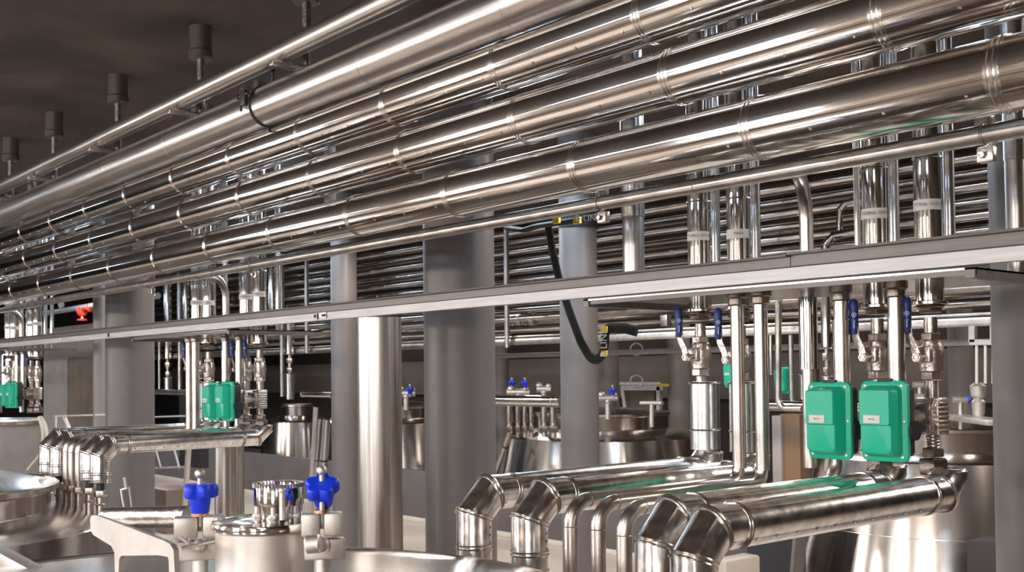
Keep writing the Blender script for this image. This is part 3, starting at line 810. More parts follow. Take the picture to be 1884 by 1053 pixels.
# small domed hatch in the middle of the foreground lid
hc = atD(492, 962, 2.72)
HX, HY, HZ = hc.x, hc.y, hc.z
RH = wpx(492, HY, 100)
t = thing('hatch', 'small round hatch with mirror lid on the foreground tank', 'hatch', (HX, HY, HZ-0.2))
MB().lathe([(RH*0.93, -0.012), (RH*0.93, -0.155), (RH*1.15, -0.19)], (HX, HY, HZ), (0, 0, 1), 72).build('neck', M['satin'], t)
MB().lathe([(RH*0.94, -0.016), (RH, -0.01), (RH*1.01, 0.0), (RH*0.985, 0.008), (RH*0.93, 0.006), (RH*0.6, 0.014), (0, 0.018)], (HX, HY, HZ), (0, 0, 1), 72).build('lid', M['clad'], t)
sg = thing('sight_glass', 'polished knurled sight glass drum on the small hatch lid', 'sight glass', (HX, HY, HZ+0.015))
cxs = atY(513, 900, HY+0.02); sx, sy = cxs.x, cxs.y
rs = wpx(513, sy, 45)
b = MB().lathe([(rs, 0.046), (rs, 0.095), (rs*0.97, 0.10), (rs*0.86, 0.10), (rs*0.86, 0.092), (0, 0.092)], (sx, sy, HZ), (0, 0, 1), 48)
b.build('drum', M['clad'], sg)
b = MB()
for k in range(44):
    a = 2*math.pi*k/44; b.box((sx+math.cos(a)*rs, sy+math.sin(a)*rs, HZ+0.096), (0.005, 0.005, 0.010))
b.build('knurled_edge', M['valve'], sg)
MB().lathe([(rs*0.80, 0.0), (rs*0.80, 0.046)], (sx, sy, HZ+0.012), (0, 0, 1), 40).build('base', M['clad'], sg)
for k in range(6):
    b = MB(); a = 2*math.pi*k/6+0.3; b.cyl((sx+math.cos(a)*rs*0.9, sy+math.sin(a)*rs*0.9, HZ+0.012), (sx+math.cos(a)*rs*0.9, sy+math.sin(a)*rs*0.9, HZ+0.05), 0.006, 12)
    b.hexn((sx+math.cos(a)*rs*0.9, sy+math.sin(a)*rs*0.9, HZ+0.016), (sx+math.cos(a)*rs*0.9, sy+math.sin(a)*rs*0.9, HZ+0.026), 0.011)
    b.build('stud', M['satin'], sg)
dcam = toward((sx, sy, 0))
hp = Vector((sx, sy, HZ+0.015))+dcam*(rs*1.02)+Vector((-dcam.y, dcam.x, 0))*0.008
b = MB().tube([hp, hp+Vector((0, 0, 0.07))], 0.0075, 14); b.ball(hp+Vector((0, 0, 0.072)), 0.0095, 12)
b.build('lever_pin', M['satin'], sg)
# left swing bolt and clamp
kl = atD(368, 903, 2.78); ks = wpx(368, kl.y, 66)
star_knob(kl, ks, label='left blue star knob on a swing bolt beside the small hatch', group='blue star knobs on the small hatch')
kr = atD(592, 897, 2.62); ks2 = wpx(592, kr.y, 66)
star_knob(kr, ks2, label='right blue star knob with tall bolt beside the small hatch', tilt=0.6, group='blue star knobs on the small hatch')
def frame_at(p):
    d = toward(p); return Matrix((Vector((-d.y, d.x, 0)), -d, Vector((0, 0, 1)))).transposed(), d
def clamp(k, sz, label, side, w):
    zb = k.z-sz*0.72; R, d = frame_at(k); rt = Vector((-d.y, d.x, 0))
    t = thing('swing_clamp', label, 'clamp', (k.x, k.y, zb-0.12), 'swing clamps of the small hatch')
    b = MB(); w2 = w
    for sgn in (-1, 1):
        b.box(Vector((k.x, k.y, zb-0.026))+rt*(sgn*w2*0.27), (w2*0.45, 0.05, 0.056), R, 0.006)
    b.box(Vector((k.x, k.y, zb-0.02))-d*0.018, (w2*0.6, 0.016, 0.04), R, 0.003)
    b.build('fork', M['satin'], t)
    b = MB().box(Vector((k.x, k.y, zb-0.085))+rt*(0.006), (w2*0.98, 0.045, 0.05), R, 0.006)
    b.build('lug', M['satin'], t)
    b = MB().cyl(Vector((k.x, k.y, zb-0.075))+d*0.045, Vector((k.x, k.y, zb-0.075))-d*0.02, 0.016, 16); b.ball(Vector((k.x, k.y, zb-0.07))+d*0.035, 0.019, 14)
    b.build('pivot_pin', M['satin'], t)
    b = MB().cyl(Vector((k.x, k.y, zb-0.17)), Vector((k.x, k.y, zb-0.10)), 0.02, 14); b.build('stem', M['satin'], t)
    return t
clamp(kl, ks, 'steel swing clamp under the left blue star knob', -1, 0.13)
clamp(kr, ks2, 'steel swing clamp under the right blue star knob', 1, 0.10)
pc = atD(590, 1000, 2.50); pd = atD(562, 1003, 2.50)
tag(MB().cyl(pc, pd, wpx(590, pc.y, 17), 24, 0.004).build('spring_stop', M['satin']), 'short steel cylinder stop at the right of the hatch neck', 'stop')
# hinge arm and bar at the left of the hatch
U = (atD(330, 1010, 2.45)-atD(176, 965, 2.95)); 
def plane_pt(px, py):
    n = U.cross(Vector((0, 0, 1))).normalized(); o = atD(176, 965, 2.95); d = ray(px, py)
    return d*(o.dot(n)/d.dot(n))
poly = [(174, 953), (177, 948), (186, 948), (310, 994), (322, 1000), (329, 1012), (331, 1053), (332, 1075), (321, 1075), (320, 1030), (318, 1024), (300, 1021), (232, 1022), (228, 1028), (227, 1052), (220, 1052), (219, 1016), (213, 1004), (180, 984), (175, 976)]
pp = [plane_pt(*q) for q in poly]; n = U.cross(Vector((0, 0, 1))).normalized()*0.012
b = MB(); k = len(pp)
b.add(pp+[q+n for q in pp], [tuple(range(k)), tuple(reversed(range(k, 2*k)))]+[(i, (i+1) % k, k+(i+1) % k, k+i) for i in range(k)])
tag(b.build('hinge_plate', M['satin'], angle=20), 'cut steel plate arm with two feet left of the small hatch', 'arm')
b = MB().tube([atD(196, 953, 3.05), atD(350, 951, 2.86)], wpx(270, 1.6, 14), 24)
tag(b.build('hinge_bar', M['valve']), 'horizontal steel bar behind the plate arm', 'bar')
b = MB().tube([atD(332, 1010, 2.62), atD(400, 996, 2.70)], 0.005, 8)
tag(b.build('wire_pin', M['satin']), 'thin bright wire pin under the left swing clamp', 'pin')
b = MB().tube([atD(330, 988, 2.66), atD(352, 1004, 2.66)], 0.004, 8); b.tube([atD(350, 990, 2.66), atD(347, 1003, 2.66)], 0.004, 8)
tag(b.build('split_pin', M['satin']), 'small split pin under the left swing clamp', 'pin')
# rail-like bar at the lower left corner and wire handle
b = MB().bar(atD(-20, 1012, 3.6), atD(70, 1062, 3.2), 0.05, 0.05, 0.006)
tag(b.build('square_bar', M['satin']), 'bright square steel bar in the lower left corner', 'bar')
t = thing('wire_bracket', 'thin wire frame bracket in front of the dark grey column', 'handle', atD(233, 945, 5.6))
b = MB().tube([atD(230, 945, 5.6), atD(223, 902, 5.6), atD(238, 897, 5.6), atD(244, 945, 5.6)], 0.006, 8)
b.build('wire', M['satin'], t)
MB().bar(atD(232, 898, 5.6), atD(229, 879, 5.6), 0.035, 0.006).build('plate', M['rail'], t)
# ---------------------------------------------------------------- far row: rack, rail, uprights
YK = 9.3
FARN = ['topmost', 'second', 'third', 'fourth', 'fifth', 'sixth', 'seventh', 'eighth', 'ninth', 'tenth', 'lowest']
ztop, zlow = 1.87, zY(942, 606, YK)
for i, nme in enumerate(FARN):
    z = ztop+(zlow-ztop)*i/10; rad = 0.058 if i % 3 else 0.066
    y = YK+(0.10 if i % 2 else 0)
    p = tag(MB().tube([(-27, y, z), (-15, y, z), (-7, y, z), (1.5, y, z)], rad, 24).build('clad_pipe', M['clad']), f'{nme} polished pipe of the far rack, counted downward', 'pipe', 'polished pipes of the far rack')
    x = -0.5-0.37*(i % 3)
    xs = []
    while x > -22: xs.append(x); x -= 1.45
    for x in xs:
        b = MB(); b.ring((x, y, z), (1, 0, 0), rad+0.001, 0.006, 20, 6); b.ring((x+0.03, y, z), (1, 0, 0), rad+0.001, 0.005, 20, 6)
        b.build('seam_band', M['seam'], p)
t = thing('far_rail', 'long flat steel rail of the far valve row', 'rail', (-12, 8.7, 0.3))
zfr = zY(942, 630, 8.7)
MB().box((-12.5, 8.7, zfr), (28, 0.06, 0.075), bev=0.004).build('lower_channel', M['bare'], t)
MB().box((-12.5, 8.72, zfr+0.062), (28, 0.08, 0.026), bev=0.004).build('upper_channel', M['bare'], t)
t = thing('far_rail', 'lower pale rail on the back wall behind the far tanks', 'rail', (-8, 11, 0.0))
zf2 = zY(1170, 648, 11)
MB().box((-8.5, 11, zf2), (13, 0.05, 0.07), bev=0.004).build('beam', M['rail'], t)
tag(MB().tube([(-24, 9.0, zY(942, 588, 9.0)), (0.5, 9.0, zY(942, 588, 9.0))], 0.05, 20).build('steel_tube', M['bare']), 'single dull tube just above the far rail', 'pipe')
for px, n in ((955, 'just right of the big grey column'), (980, 'left of the hanging strap'), (1225, 'left of the first blue lever'), (1640, 'behind the fourth bare riser')):
    c = atY(px, 590, 9.0)
    tag(MB().box(c, (0.10, 0.08, 0.13), bev=0.01).build('pipe_bracket', M['valve']), 'small dark pipe bracket above the far rail, '+n, 'bracket', 'brackets above the far rail')
def far_upright(px, wd, y0, y1, Y, mat, label, valve=None):
    a = atY(px, y0, Y); bz = zY(px, y1, Y); x = a.x; r = wpx(px, Y, wd/2)
    t = thing('far_upright', label, 'pipe', (x, Y, bz), 'uprights of the far valve row')
    MB().cyl((x, Y, zY(px, valve[0], Y) if valve else bz), (x, Y, a.z), r, 24).build('cladding', M[mat], t)
    if valve:
        z0, z1 = zY(px, valve[0], Y), zY(px, valve[1], Y)
        b = MB().cyl((x, Y, z1), (x, Y, z0), r*0.45, 16)
        b.hexn((x, Y, z1+(z0-z1)*0.55), (x, Y, z1+(z0-z1)*0.8), r*0.85); b.hexn((x, Y, z1+(z0-z1)*0.1), (x, Y, z1+(z0-z1)*0.3), r*0.75)
        b.build('valve_body', M['valve'], t)
        MB().cyl((x, Y, bz), (x, Y, z1), r*1.05, 24).build('lower_sleeve', M['zinc'], t)
        MB().ring((x, Y, z1), (0, 0, 1), r*1.06, 0.008, 24, 6).build('seam_band', M['seam'], t)
        MB().ring((x, Y, z0), (0, 0, 1), r*1.04, 0.008, 24, 6).build('seam_band', M['seam'], t)
    return t
far_upright(308, 15, 470, 726, 8.6, 'cladv', 'far upright clad pipe right of the dark grey column', (660, 695))
far_upright(330, 9, 430, 726, 8.6, 'bare', 'far bare tube upright behind the middle station')
far_upright(293, 6, 600, 726, 8.6, 'bare', 'far thin bent tube beside the dark grey column')
far_upright(342, 12, 480, 590, 8.8, 'cladv', 'far short upright behind the paired risers')
far_upright(533, 16, 590, 735, 8.6, 'cladv', 'far upright with wide sleeve over the small necked tank', (652, 688))
far_upright(518, 9, 440, 730, 8.6, 'bare', 'far tall bare tube by the middle labelled pipes')
far_upright(500, 14, 440, 600, 8.7, 'cladv', 'far clad upright by the middle labelled pipes')
far_upright(1476, 15, 520, 735, 8.6, 'cladv', 'far upright seen left of the first near green box', (630, 690))
far_upright(1518, 20, 470, 735, 8.6, 'cladv', 'far upright seen above the first near green box', (640, 692))
far_upright(1455, 9, 617, 745, 8.6, 'bare', 'far thin tube with warm sheen behind the near risers')
far_upright(1418, 7, 617, 690, 8.6, 'bare', 'far short thin tube behind the second near riser')
def far_elbow(pts, Y, wd, label):
    P = [atY(px, py, Y) for px, py in pts]; r = wpx(pts[0][0], Y, wd/2)
    t = thing('far_elbow', label, 'pipe', P[-1], 'small elbows of the far valve row')
    MB().tube(P, r, 20).build('tube', M['clad'], t)
    for k in range(1, len(P)-1):
        MB().ring(P[k], P[k]-P[k-1], r*1.05, r*0.12, 20, 6, mitre(P[k-1], P[k], P[k+1])).build('elbow_bead', M['seam'], t)
far_elbow([(1586, 424), (1535, 434), (1519, 450), (1518, 520)], 8.75, 17, 'small far mitred elbow right of the bent down tube')
far_elbow([(1592, 366), (1556, 373), (1545, 386), (1544, 430)], 8.8, 12, 'small far elbow left of the third labelled pipe')
for py, n in ((643, 'upper'), (702, 'lower')):
    c = atY(1171, py, 11.2)
    tag(MB().ring(c, toward(c), wpx(1171, 11.2, 11), 0.012, 28, 6).build('cable_loop', M['rail']), f'{n} thin pale cable loop above the grey steel stand', 'loop', 'pale cable loops')
# gooseneck tube
b = MB().tube(fillet([atY(1462, 540, 8.2), atY(1432, 540, 8.2), atY(1432, 752, 8.2), atY(1476, 752, 8.2)], 0.09, 8), wpx(1432, 8.2, 6), 20)
tag(b.build('gooseneck_tube', M['bare']), 'slim gooseneck tube behind the near bare risers', 'pipe')
def run(px0, py0, px1, py1, Y, wd, mat, label, bands=True):
    a, c = atY(px0, py0, Y), atY(px1, py1, Y); c.z = a.z = (a.z+c.z)/2
    r = wpx((px0+px1)/2, Y, wd/2)
    o = tag(MB().tube([a, c], r, 28).build('clad_run', M[mat]), label, 'pipe')
    if bands:
        d = (c-a).normalized()
        for f in (0.03, 0.9, 0.97):
            MB().ring(a+(c-a)*f, d, r*1.02, r*0.06, 24, 6).build('seam_band', M['seam'], o)
    return o
run(910, 738, 1034, 738, 8.4, 21, 'clad', 'shiny level pipe over the far tank between the two grey columns')
run(1410, 747, 1490, 747, 8.6, 20, 'clad', 'shiny level pipe seen behind the near bare risers')
run(280, 722, 345, 722, 8.5, 10, 'bare', 'level bare tube behind the middle bare risers', False)
run(556, 727, 612, 727, 8.4, 10, 'clad', 'shiny level pipe left of the narrow grey column')
def stub(px, y0, y1, Y, wd, label):
    a = atY(px, y0, Y); z1 = zY(px, y1, Y); r = wpx(px, Y, wd/2)
    t = thing('tank_stub', label, 'pipe stub', (a.x, Y, z1), 'stub pipes on the far tank')
    MB().cyl((a.x, Y, z1), (a.x, Y, a.z), r*0.7, 16).build('tube', M['bare'], t)
    MB().cyl((a.x, Y, z1+(a.z-z1)*0.45), (a.x, Y, a.z), r, 16).build('sleeve', M['cladv'], t)
    b = MB(); b.hexn((a.x, Y, z1+(a.z-z1)*0.15), (a.x, Y, z1+(a.z-z1)*0.35), r*1.1); b.build('nut', M['valvedark'], t)
for px, w_, nme in ((937, 13, 'first'), (952, 9, 'second'), (965, 10, 'third'), (977, 9, 'fourth'), (1001, 14, 'fifth'), (1018, 16, 'sixth')):
    stub(px, 745, 805, 8.55, w_, f'{nme} stub pipe on the far tank under the shiny level pipe')
# inclined pipe on the flank of the far tank
def flank(px0, py0, px1, py1, Y, wd, mat, label):
    a, c = atY(px0, py0, Y), atY(px1, py1, Y)
    t = thing('flank_pipe', label, 'pipe', c)
    MB().tube([a, c], wpx((px0+px1)/2, Y, wd/2), 20).build('tube', M[mat], t)
    q = a+(c-a)*0.33
    MB().ring(q, (c-a), wpx((px0+px1)/2, Y, wd/2)*1.15, 0.012, 20, 6).build('clamp_ring', M['black'], t)
flank(938, 795, 910, 876, 8.36, 10, 'bare', 'inclined thin pipe down the flank of the far tank')
flank(600, 772, 585, 1000, 8.05, 16, 'zinc', 'inclined bluish pipe left of the narrow grey column')
flank(588, 772, 572, 1000, 7.75, 6, 'bare', 'thin inclined tube beside the bluish inclined pipe')
b = MB().bar(atY(581, 750, 7.8), atY(567, 1000, 7.8), 0.10, 0.02)
tag(b.build('slat', M['satin']), 'flat pale steel slat leaning left of the inclined pipes', 'slat')
# fittings on the far lids
def far_knob(px, py, Y, label):
    c = atY(px, py, Y); star_knob(c, wpx(px, Y, 15), label=label, group='blue star knobs on the far tanks')
far_knob(942, 704, 9.2, 'far blue star knob, first of the pair right of the big column')
far_knob(966, 704, 9.2, 'far blue star knob, second of the pair right of the big column')
far_knob(1127, 718, 9.2, 'far blue star knob right of the strap column')
far_knob(754, 716, 9.2, 'far blue star knob left of the big grey column')
def manifold(px, py, Y, wd, label):
    c = atY(px, py, Y); r = wpx(px, Y, 6)
    rt = RT.copy(); rt.z = 0; rt.normalize(); L = wpx(px, Y, wd)
    t = thing('lid_manifold', label, 'fitting', c-Vector((0, 0, 0.1)), 'fittings on the far tank lids')
    MB().tube([c-rt*L/2, c+rt*L/2], r, 16).build('tube', M['satin'], t)
    b = MB(); b.ball(c-rt*L*0.3+Vector((0, 0, r)), r*1.1); b.ball(c+rt*L*0.35+Vector((0, 0, r*0.8)), r*0.9); b.ball(c+Vector((0, 0, -r)), r)
    b.build('nut', M['satin'], t)
    MB().cyl(c-Vector((0, 0, 0.25)), c, r*0.8, 14).build('stem', M['satin'], t)
manifold(953, 722, 9.2, 42, 'pale fitting under the far pair of blue knobs')
manifold(1118, 733, 9.2, 36, 'pale fitting under the far knob right of the strap column')
manifold(747, 724, 9.2, 34, 'pale fitting under the far knob left of the big column')
manifold(1000, 716, 9.4, 26, 'small shiny fitting left of the strap column')
# T handle on the far tank lid
t = thing('t_handle', 'pale T handle standing on the far tank lid', 'handle', atY(1199, 770, 8.9))
MB().tube([atY(1179, 742, 8.9), atY(1219, 742, 8.9)], wpx(1199, 8.9, 4), 14).build('crossbar', M['satin'], t)
MB().tube([atY(1199, 742, 8.9), atY(1199, 786, 8.9)], wpx(1199, 8.9, 4), 14).build('stem', M['satin'], t)
# steel box frame with pale top bar and yellow end behind the far tank
Yq = 11.5
t = thing('steel_stand', 'grey steel stand with white top bar and yellow end', 'frame', atY(1180, 760, Yq))
MB().bar(atY(1143, 706, Yq), atY(1212, 706, Yq), 0.08, wpx(1180, Yq, 5)).build('top_bar', M['white'], t)
MB().bar(atY(1212, 709, Yq), atY(1227, 709, Yq), 0.09, wpx(1180, Yq, 5)).build('end_cap', M['yellow'], t)
b = MB().bar(atY(1145, 714, Yq), atY(1222, 714, Yq), 0.06, wpx(1180, Yq, 9)); b.bar(atY(1146, 712, Yq), atY(1153, 762, Yq), 0.06, 0.05); b.bar(atY(1213, 712, Yq), atY(1213, 762, Yq), 0.06, 0.06)
b.build('frame', M['satin'], t)
MB().box(atY(1180, 738, Yq+0.3), (0.55, 0.04, 0.35)).build('dark_panel', M['brownpanel'], t)
# pale rail frame with three bars seen at the right
Yq = 8.66
t = thing('bar_frame', 'pale frame with three upright bars left of the right column', 'frame', atY(1808, 705, Yq))
b = MB().bar(atY(1786, 630, Yq), atY(1834, 630, Yq), 0.05, wpx(1800, Yq, 10)); b.bar(atY(1790, 600, Yq), atY(1790, 630, Yq), 0.05, 0.05); b.bar(atY(1826, 600, Yq), atY(1826, 630, Yq), 0.03, 0.03)
b.build('top_frame', M['rail'], t)
for px in (1797, 1813, 1827):
    MB().tube([atY(px, 634, Yq), atY(px, 706, Yq)], wpx(px, Yq, 2.6), 12).build('bar', M['white'], t)
# valves on top of the wide tank at the right
def side_valve(px, py, Y, label):
    c = atY(px, py, Y); rt = RT.copy(); rt.z = 0; rt.normalize(); r = wpx(px, Y, 6)
    t = thing('lid_valve', label, 'valve', c-Vector((0, 0, 0.12)), 'small lid valves with blue knobs')
    MB().tube([c-rt*r*4, c], r, 18).build('tube', M['satin'], t)
    MB().lathe([(r*1.2, -r*0.4), (r*1.5, 0), (r*1.2, r*0.5)], c+rt*r*0.6, rt+Vector((0, 0, 0.5)), 6).build('knob', M['blue'], t)
    MB().cyl(c-rt*r*2-Vector((0, 0, 0.25)), c-rt*r*2, r*0.7, 12).build('stem', M['satin'], t)
side_valve(1779, 736, 8.9, 'small valve with blue knob right of the near motor valve')
side_valve(1704, 708, 8.9, 'small valve with blue knob left of the near motor valve')
side_valve(1709, 730, 8.9, 'small valve with blue knob right of the second green box')
c = atY(1800, 735, 8.8)
b = MB().lathe([(0.03, -0.16), (0.05, -0.12), (0.055, -0.02), (0.035, 0), (0.06, 0.03), (0.065, 0.11), (0.03, 0.14)], c, (0, 0, 1), 18)
tag(b.build('vent_fitting', M['satin']), 'pale vent fitting on the wide tank by the right column', 'fitting')
b = MB().bar(atY(1755, 767, 8.9), atY(1836, 778, 8.5), 0.18, 0.05, 0.01)
tag(b.build('sloping_bar', M['satin']), 'pale bar sloping over the lid of the wide tank', 'bar')
c = atY(1822, 1030, 7.6)
tag(MB().box((c.x+0.1, 7.6, (zY(1822, 993, 7.6)+ZF)/2), (0.4, 0.3, zY(1822, 993, 7.6)-ZF), bev=0.01).build('floor_cabinet', M['wall']), 'dark grey floor cabinet at the right column', 'cabinet')
# dark opening leg under the near branch pipes
b = MB().bar(atY(1474, 960, 7.4), atY(1460, 1120, 7.4), 0.03, 0.15); 
tag(b.build('flat_leg', M['column']), 'grey flat leg of the wide tank under the near branch pipe', 'leg plate')
tag(MB().box(((PX+0.25), 8.15, (ZF+zY(1440, 960, 8.1))/2), (0.42, 0.3, zY(1440, 960, 8.1)-ZF)).build('black_gap_block', M['black']), 'black block put in as the dark opening beside the end of the low partition', 'cabinet')  # solid black block in place of the opening's shade
c = atY(1352, 1025, 6.4)
tag(MB().box((c.x, 6.4, (ZF+c.z)/2), (0.16, 0.4, c.z-ZF), bev=0.02).build('plinth', M['floor']), 'pale floor plinth seen below the near branch pipes', 'plinth')

for px, py, n in ((1347, 690, 'first'), (1441, 700, 'second')):
    c = atY(px, py, 8.9)
    actuator(c.x, 8.9, c.z, f'{n} tiny green motor box far behind the near bare risers')
Yq = 11.0
c = atY(1462, 805, Yq)
tag(MB().box((c.x, Yq, (zY(1462, 762, Yq)+ZF)/2), (wpx(1462, Yq, 44), 0.2, zY(1462, 762, Yq)-ZF), bev=0.01).build('tan_cabinet', M['tan']), 'tan cabinet seen between the near bare risers and the first green box', 'cabinet')
c = atY(1433, 805, 10.9)
tag(MB().box((c.x, 10.9, (zY(1433, 765, 10.9)+ZF)/2), (wpx(1433, 10.9, 20), 0.1, zY(1433, 765, 10.9)-ZF), bev=0.01).build('pale_post', M['white']), 'pale flat post beside the tan cabinet', 'post')
# ---------------------------------------------------------------- left middle ground
Yp = 4.3
xa, xb, xc = xY(80, Yp, 700), xY(128, Yp, 700), xY(190, Yp, 700)
zt2 = zY(130, 600, Yp)
t = thing('steel_cabinet', 'tall brushed steel cabinet with brown door left of the grey column', 'cabinet', ((xa+xc)/2, Yp, ZF))
MB().box(((xa+xc)/2, Yp+0.25, (ZF+zt2)/2), (xc-xa, 0.5, zt2-ZF)).build('carcass', M['matte'], t)
MB().box(((xb+xc)/2+0.01, Yp-0.012, (ZF+zY(150, 656, Yp))/2), (xc-xb-0.02, 0.024, zY(150, 656, Yp)-ZF-0.02)).build('door', M['brownpanel'], t)
MB().box((xb-0.01, Yp-0.014, (ZF+zY(128, 656, Yp))/2), (0.03, 0.03, zY(128, 656, Yp)-ZF-0.02)).build('door_edge', M['satin'], t)
# grey pipe and red valve in the dark gap
a = atY(92, 575, 6.5); c = atY(172, 575, 6.5); c.z = a.z
tag(MB().tube([a+(a-c)*0.6, c+(c-a)*1.2], wpx(130, 6.5, 5), 20).build('water_pipe', M['colpale']), 'grey water pipe in the dark gap at the left', 'pipe')
c = atY(151, 573, 6.5); s_ = wpx(151, 6.5, 1)
t = thing('butterfly_valve', 'small red valve on the grey water pipe', 'valve', c-Vector((0, 0, 12*s_)))
MB().lathe([(8*s_, -6*s_), (9.5*s_, -3*s_), (9.5*s_, 3*s_), (8*s_, 6*s_)], c, (1, 0, 0.1), 24).build('body', M['red'], t)
b = MB().cyl(c-Vector((0, 0, 14*s_)), c, 2*s_, 12); b.build('spindle', M['white'], t)
MB().lathe([(9*s_, 0), (9*s_, 2*s_), (3*s_, 4*s_)], c-Vector((0, 0, 17*s_)), (0, 0, 1), 20).build('handwheel', M['red'], t)
c2 = atY(166, 566, 6.5)
MB().lathe([(3*s_, -5*s_), (8*s_, 0), (3*s_, 5*s_)], c2, (1, 0, 0), 16).build('coupling', M['red'], t)
b = MB().lathe([(2*s_, 0), (5*s_, 5*s_), (6*s_, 12*s_)], atY(114, 568, 6.4), (0.6, -0.3, 0.5), 20)
tag(b.build('spot_lamp', M['satin']), 'small pale spot lamp head above the grey water pipe', 'lamp')
# thin white stand and cream hoses
Ys = 3.85
t = thing('wire_stand', 'thin pale bent steel stand left of the grey column', 'stand', atY(120, 800, Ys))
MB().bar(atY(101, 766, Ys), atY(200, 763, Ys), 0.02, 0.016).build('top_strip', M['white'], t)
MB().bar(atY(103, 766, Ys), atY(103, 800, Ys), 0.02, 0.016).build('upright', M['white'], t)
MB().bar(atY(118, 766, Ys), atY(132, 800, Ys), 0.03, 0.03).build('brace', M['white'], t)
hz = [atY(72, 768, 3.7), atY(79, 790, 3.7), atY(80, 815, 3.7), atY(72, 840, 3.7), atY(52, 864, 3.7)]
tag(MB().tube(fillet(hz, 0.2, 4), wpx(75, 3.7, 3.2), 14).build('hose', M['cream']), 'cream hose curving down beside the matt grey tank, longer one', 'hose', 'cream hoses')
hz = [atY(76, 768, 3.65), atY(85, 785, 3.65), atY(88, 810, 3.65), atY(86, 835, 3.65)]
tag(MB().tube(fillet(hz, 0.2, 4), wpx(75, 3.65, 3), 14).build('hose', M['cream']), 'cream hose curving down beside the matt grey tank, shorter one', 'hose', 'cream hoses')
a = atY(60, 893, 4.6); c = atY(345, 893, 4.6); c.z = a.z
tag(MB().tube([a, c], wpx(200, 4.6, 2.6), 12).build('air_line', M['hoseblue']), 'bright blue air line behind the grey column', 'hose')
# trolley behind, black sheet put in as shade of the gap and brown crate
Yq = 5.2
tag(MB().box((xY(312, Yq, 800), Yq+0.3, (zY(312, 728, Yq)+zY(312, 862, Yq))/2), (wpx(312, Yq, 95), 0.1, zY(312, 728, Yq)-zY(312, 862, Yq))).build('dark_gap_sheet', M['black']), 'black board standing in for the dark gap behind the middle branch pipe', 'sheet')
t = thing('trolley', 'pale tubular trolley frame below the middle branch pipe', 'trolley', atY(315, 862, Yq))
MB().tube([atY(284, 862, Yq), atY(344, 860, Yq)], wpx(312, Yq, 1.8), 12).build('lower_bar', M['rail'], t)
MB().tube([atY(278, 768, Yq), atY(340, 766, Yq)], wpx(312, Yq, 1.4), 12).build('upper_bar', M['rail'], t)
for px in (287, 321): MB().tube([atY(px, 830, Yq), atY(px+9, 862, Yq)], wpx(312, Yq, 2.2), 12).build('upright', M['rail'], t)
c = atY(315, 900, 5.6)
tag(MB().box((c.x, 5.6, (zY(315, 897, 5.6)+ZF)/2), (0.62, 0.4, zY(315, 897, 5.6)-ZF), bev=0.01).build('crate', M['brownpanel']), 'brown metal crate behind the left blue star knob', 'crate')
b = MB().bar(atY(350, 780, 4.6), atY(338, 960, 4.6), 0.05, 0.04); 
tag(b.build('ladder_leg', M['satin']), 'slanted pale leg beside the brown crate', 'leg')
# upright steel pipe above the shelf in front of the strap
x = xY(1165, 3.55, 420)
t = thing('upright_pipe', 'pale brushed upright pipe standing on the shelf right of the strap', 'pipe', (x, 3.55, ZL))
MB().cyl((x, 3.55, ZL), (x, 3.55, ZC), wpx(1165, 3.55, 20), 32).build('tube', M['brushedv'], t)
MB().cyl((x, 3.55, zY(1165, 400, 3.55)), (x, 3.55, ZC), wpx(1165, 3.55, 21.5), 32).build('sleeve', M['zinc'], t)
x = xY(1868, 3.75, 320)
t = thing('upright_pipe', 'pale brushed upright pipe in front of the right column', 'pipe', (x, 3.75, ZL))
MB().cyl((x, 3.75, ZL), (x, 3.75, ZC), wpx(1868, 3.75, 19), 32).build('tube', M['brushedv'], t)
MB().cyl((x, 3.75, zY(1868, 295, 3.75)), (x, 3.75, ZC), wpx(1868, 3.75, 20.5), 32).build('sleeve', M['zinc'], t)

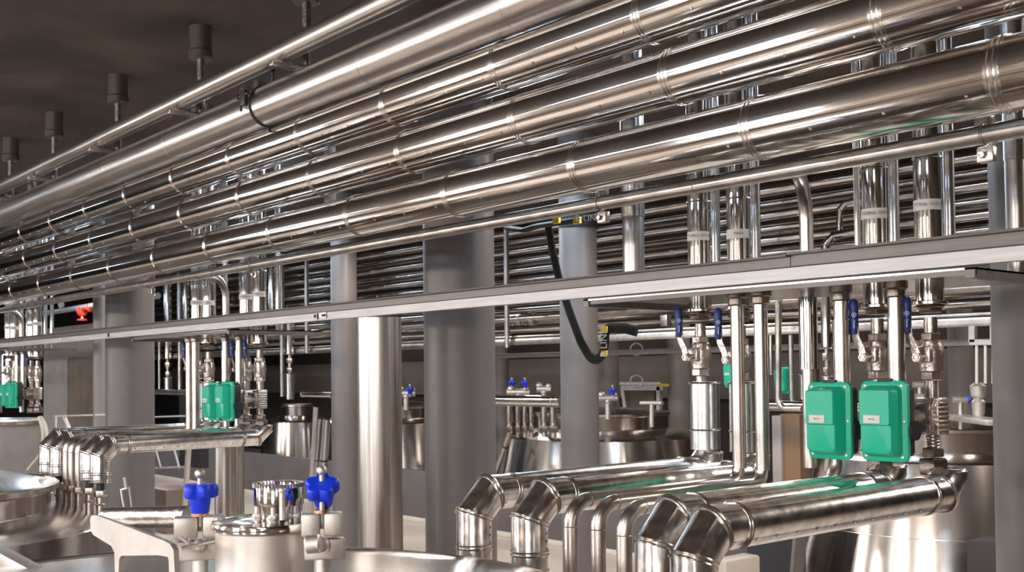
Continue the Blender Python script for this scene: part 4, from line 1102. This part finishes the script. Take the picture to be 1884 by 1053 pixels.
# ---------------------------------------------------------------- black strap hanging on the strap column
Yw = 5.1
def S(px, py, y=Yw): return atY(px, py, y)
t = thing('lifting_strap', 'black webbing strap with white letters hanging in a loop', 'strap', S(1060, 660))
wdir = RT.copy()
pth = fillet([S(1008, 412), S(1016, 460), S(1030, 520), S(1050, 580), S(1068, 628), S(1086, 660), S(1103, 662), S(1113, 640), S(1114, 612), S(1120, 603), S(1150, 604), S(1172, 610)], 0.12, 4)
MB().tube(pth, wpx(1060, Yw, 9.5), 16, True, 0.35).build('webbing', M['rubber'], t)
nd = toward(S(1110, 640))
text('lettering', 'B LINE', wpx(1110, Yw, 18), S(1111, 632)+nd*0.07, (0, 0, 1), (-Vector((-nd.y, nd.x, 0))), M['white'], t)
MB().box(S(1112, 650)+nd*0.06, (0.05, 0.01, 0.03)).build('mark', M['yellow'], t)
MB().box(S(1112, 607)+nd*0.06, (0.05, 0.01, 0.04)).build('mark', M['yellow'], t)
t = thing('lifting_strap', 'black webbing strap with yellow marks wrapped round the top of the strap column', 'strap', S(1060, 408))
pth = fillet([S(935, 420), S(965, 424), S(990, 416), S(1030, 410, 4.95), S(1080, 402, 4.95), S(1098, 398)], 0.15, 4)
MB().tube(pth, wpx(1060, Yw, 11), 16, True, 0.45).build('webbing', M['rubber'], t)
MB().lathe([(wpx(1062, 6.3, 37), -0.02), (wpx(1062, 6.3, 37), 0.10)], (xY(1065, 6.3, 410), 6.3, zY(1065, 416, 6.3)), (0, 0, 1), 40).build('wrap', M['rubber'], t)
c = S(1082, 404, 4.9)
text('lettering', 'B-LINE', wpx(1060, Yw, 15), c+toward(c)*0.06, RT, UP, M['white'], t)
for px in (1024, 1062):
    c = S(px, 408, 4.92); MB().box(c+toward(c)*0.05, (0.06, 0.02, 0.04)).build('mark', M['yellow'], t)
bpy.context.view_layer.update()
dg = bpy.context.evaluated_depsgraph_get()
for o in [o for o in bpy.data.objects if o.type == 'FONT']:      # lettering becomes ordinary meshes
    me = bpy.data.meshes.new_from_object(o.evaluated_get(dg))
    n = bpy.data.objects.new(o.name, me); COL.objects.link(n)
    n.parent = o.parent; n.matrix_local = o.matrix_local.copy()
    nm = o.name; bpy.data.objects.remove(o); n.name = nm
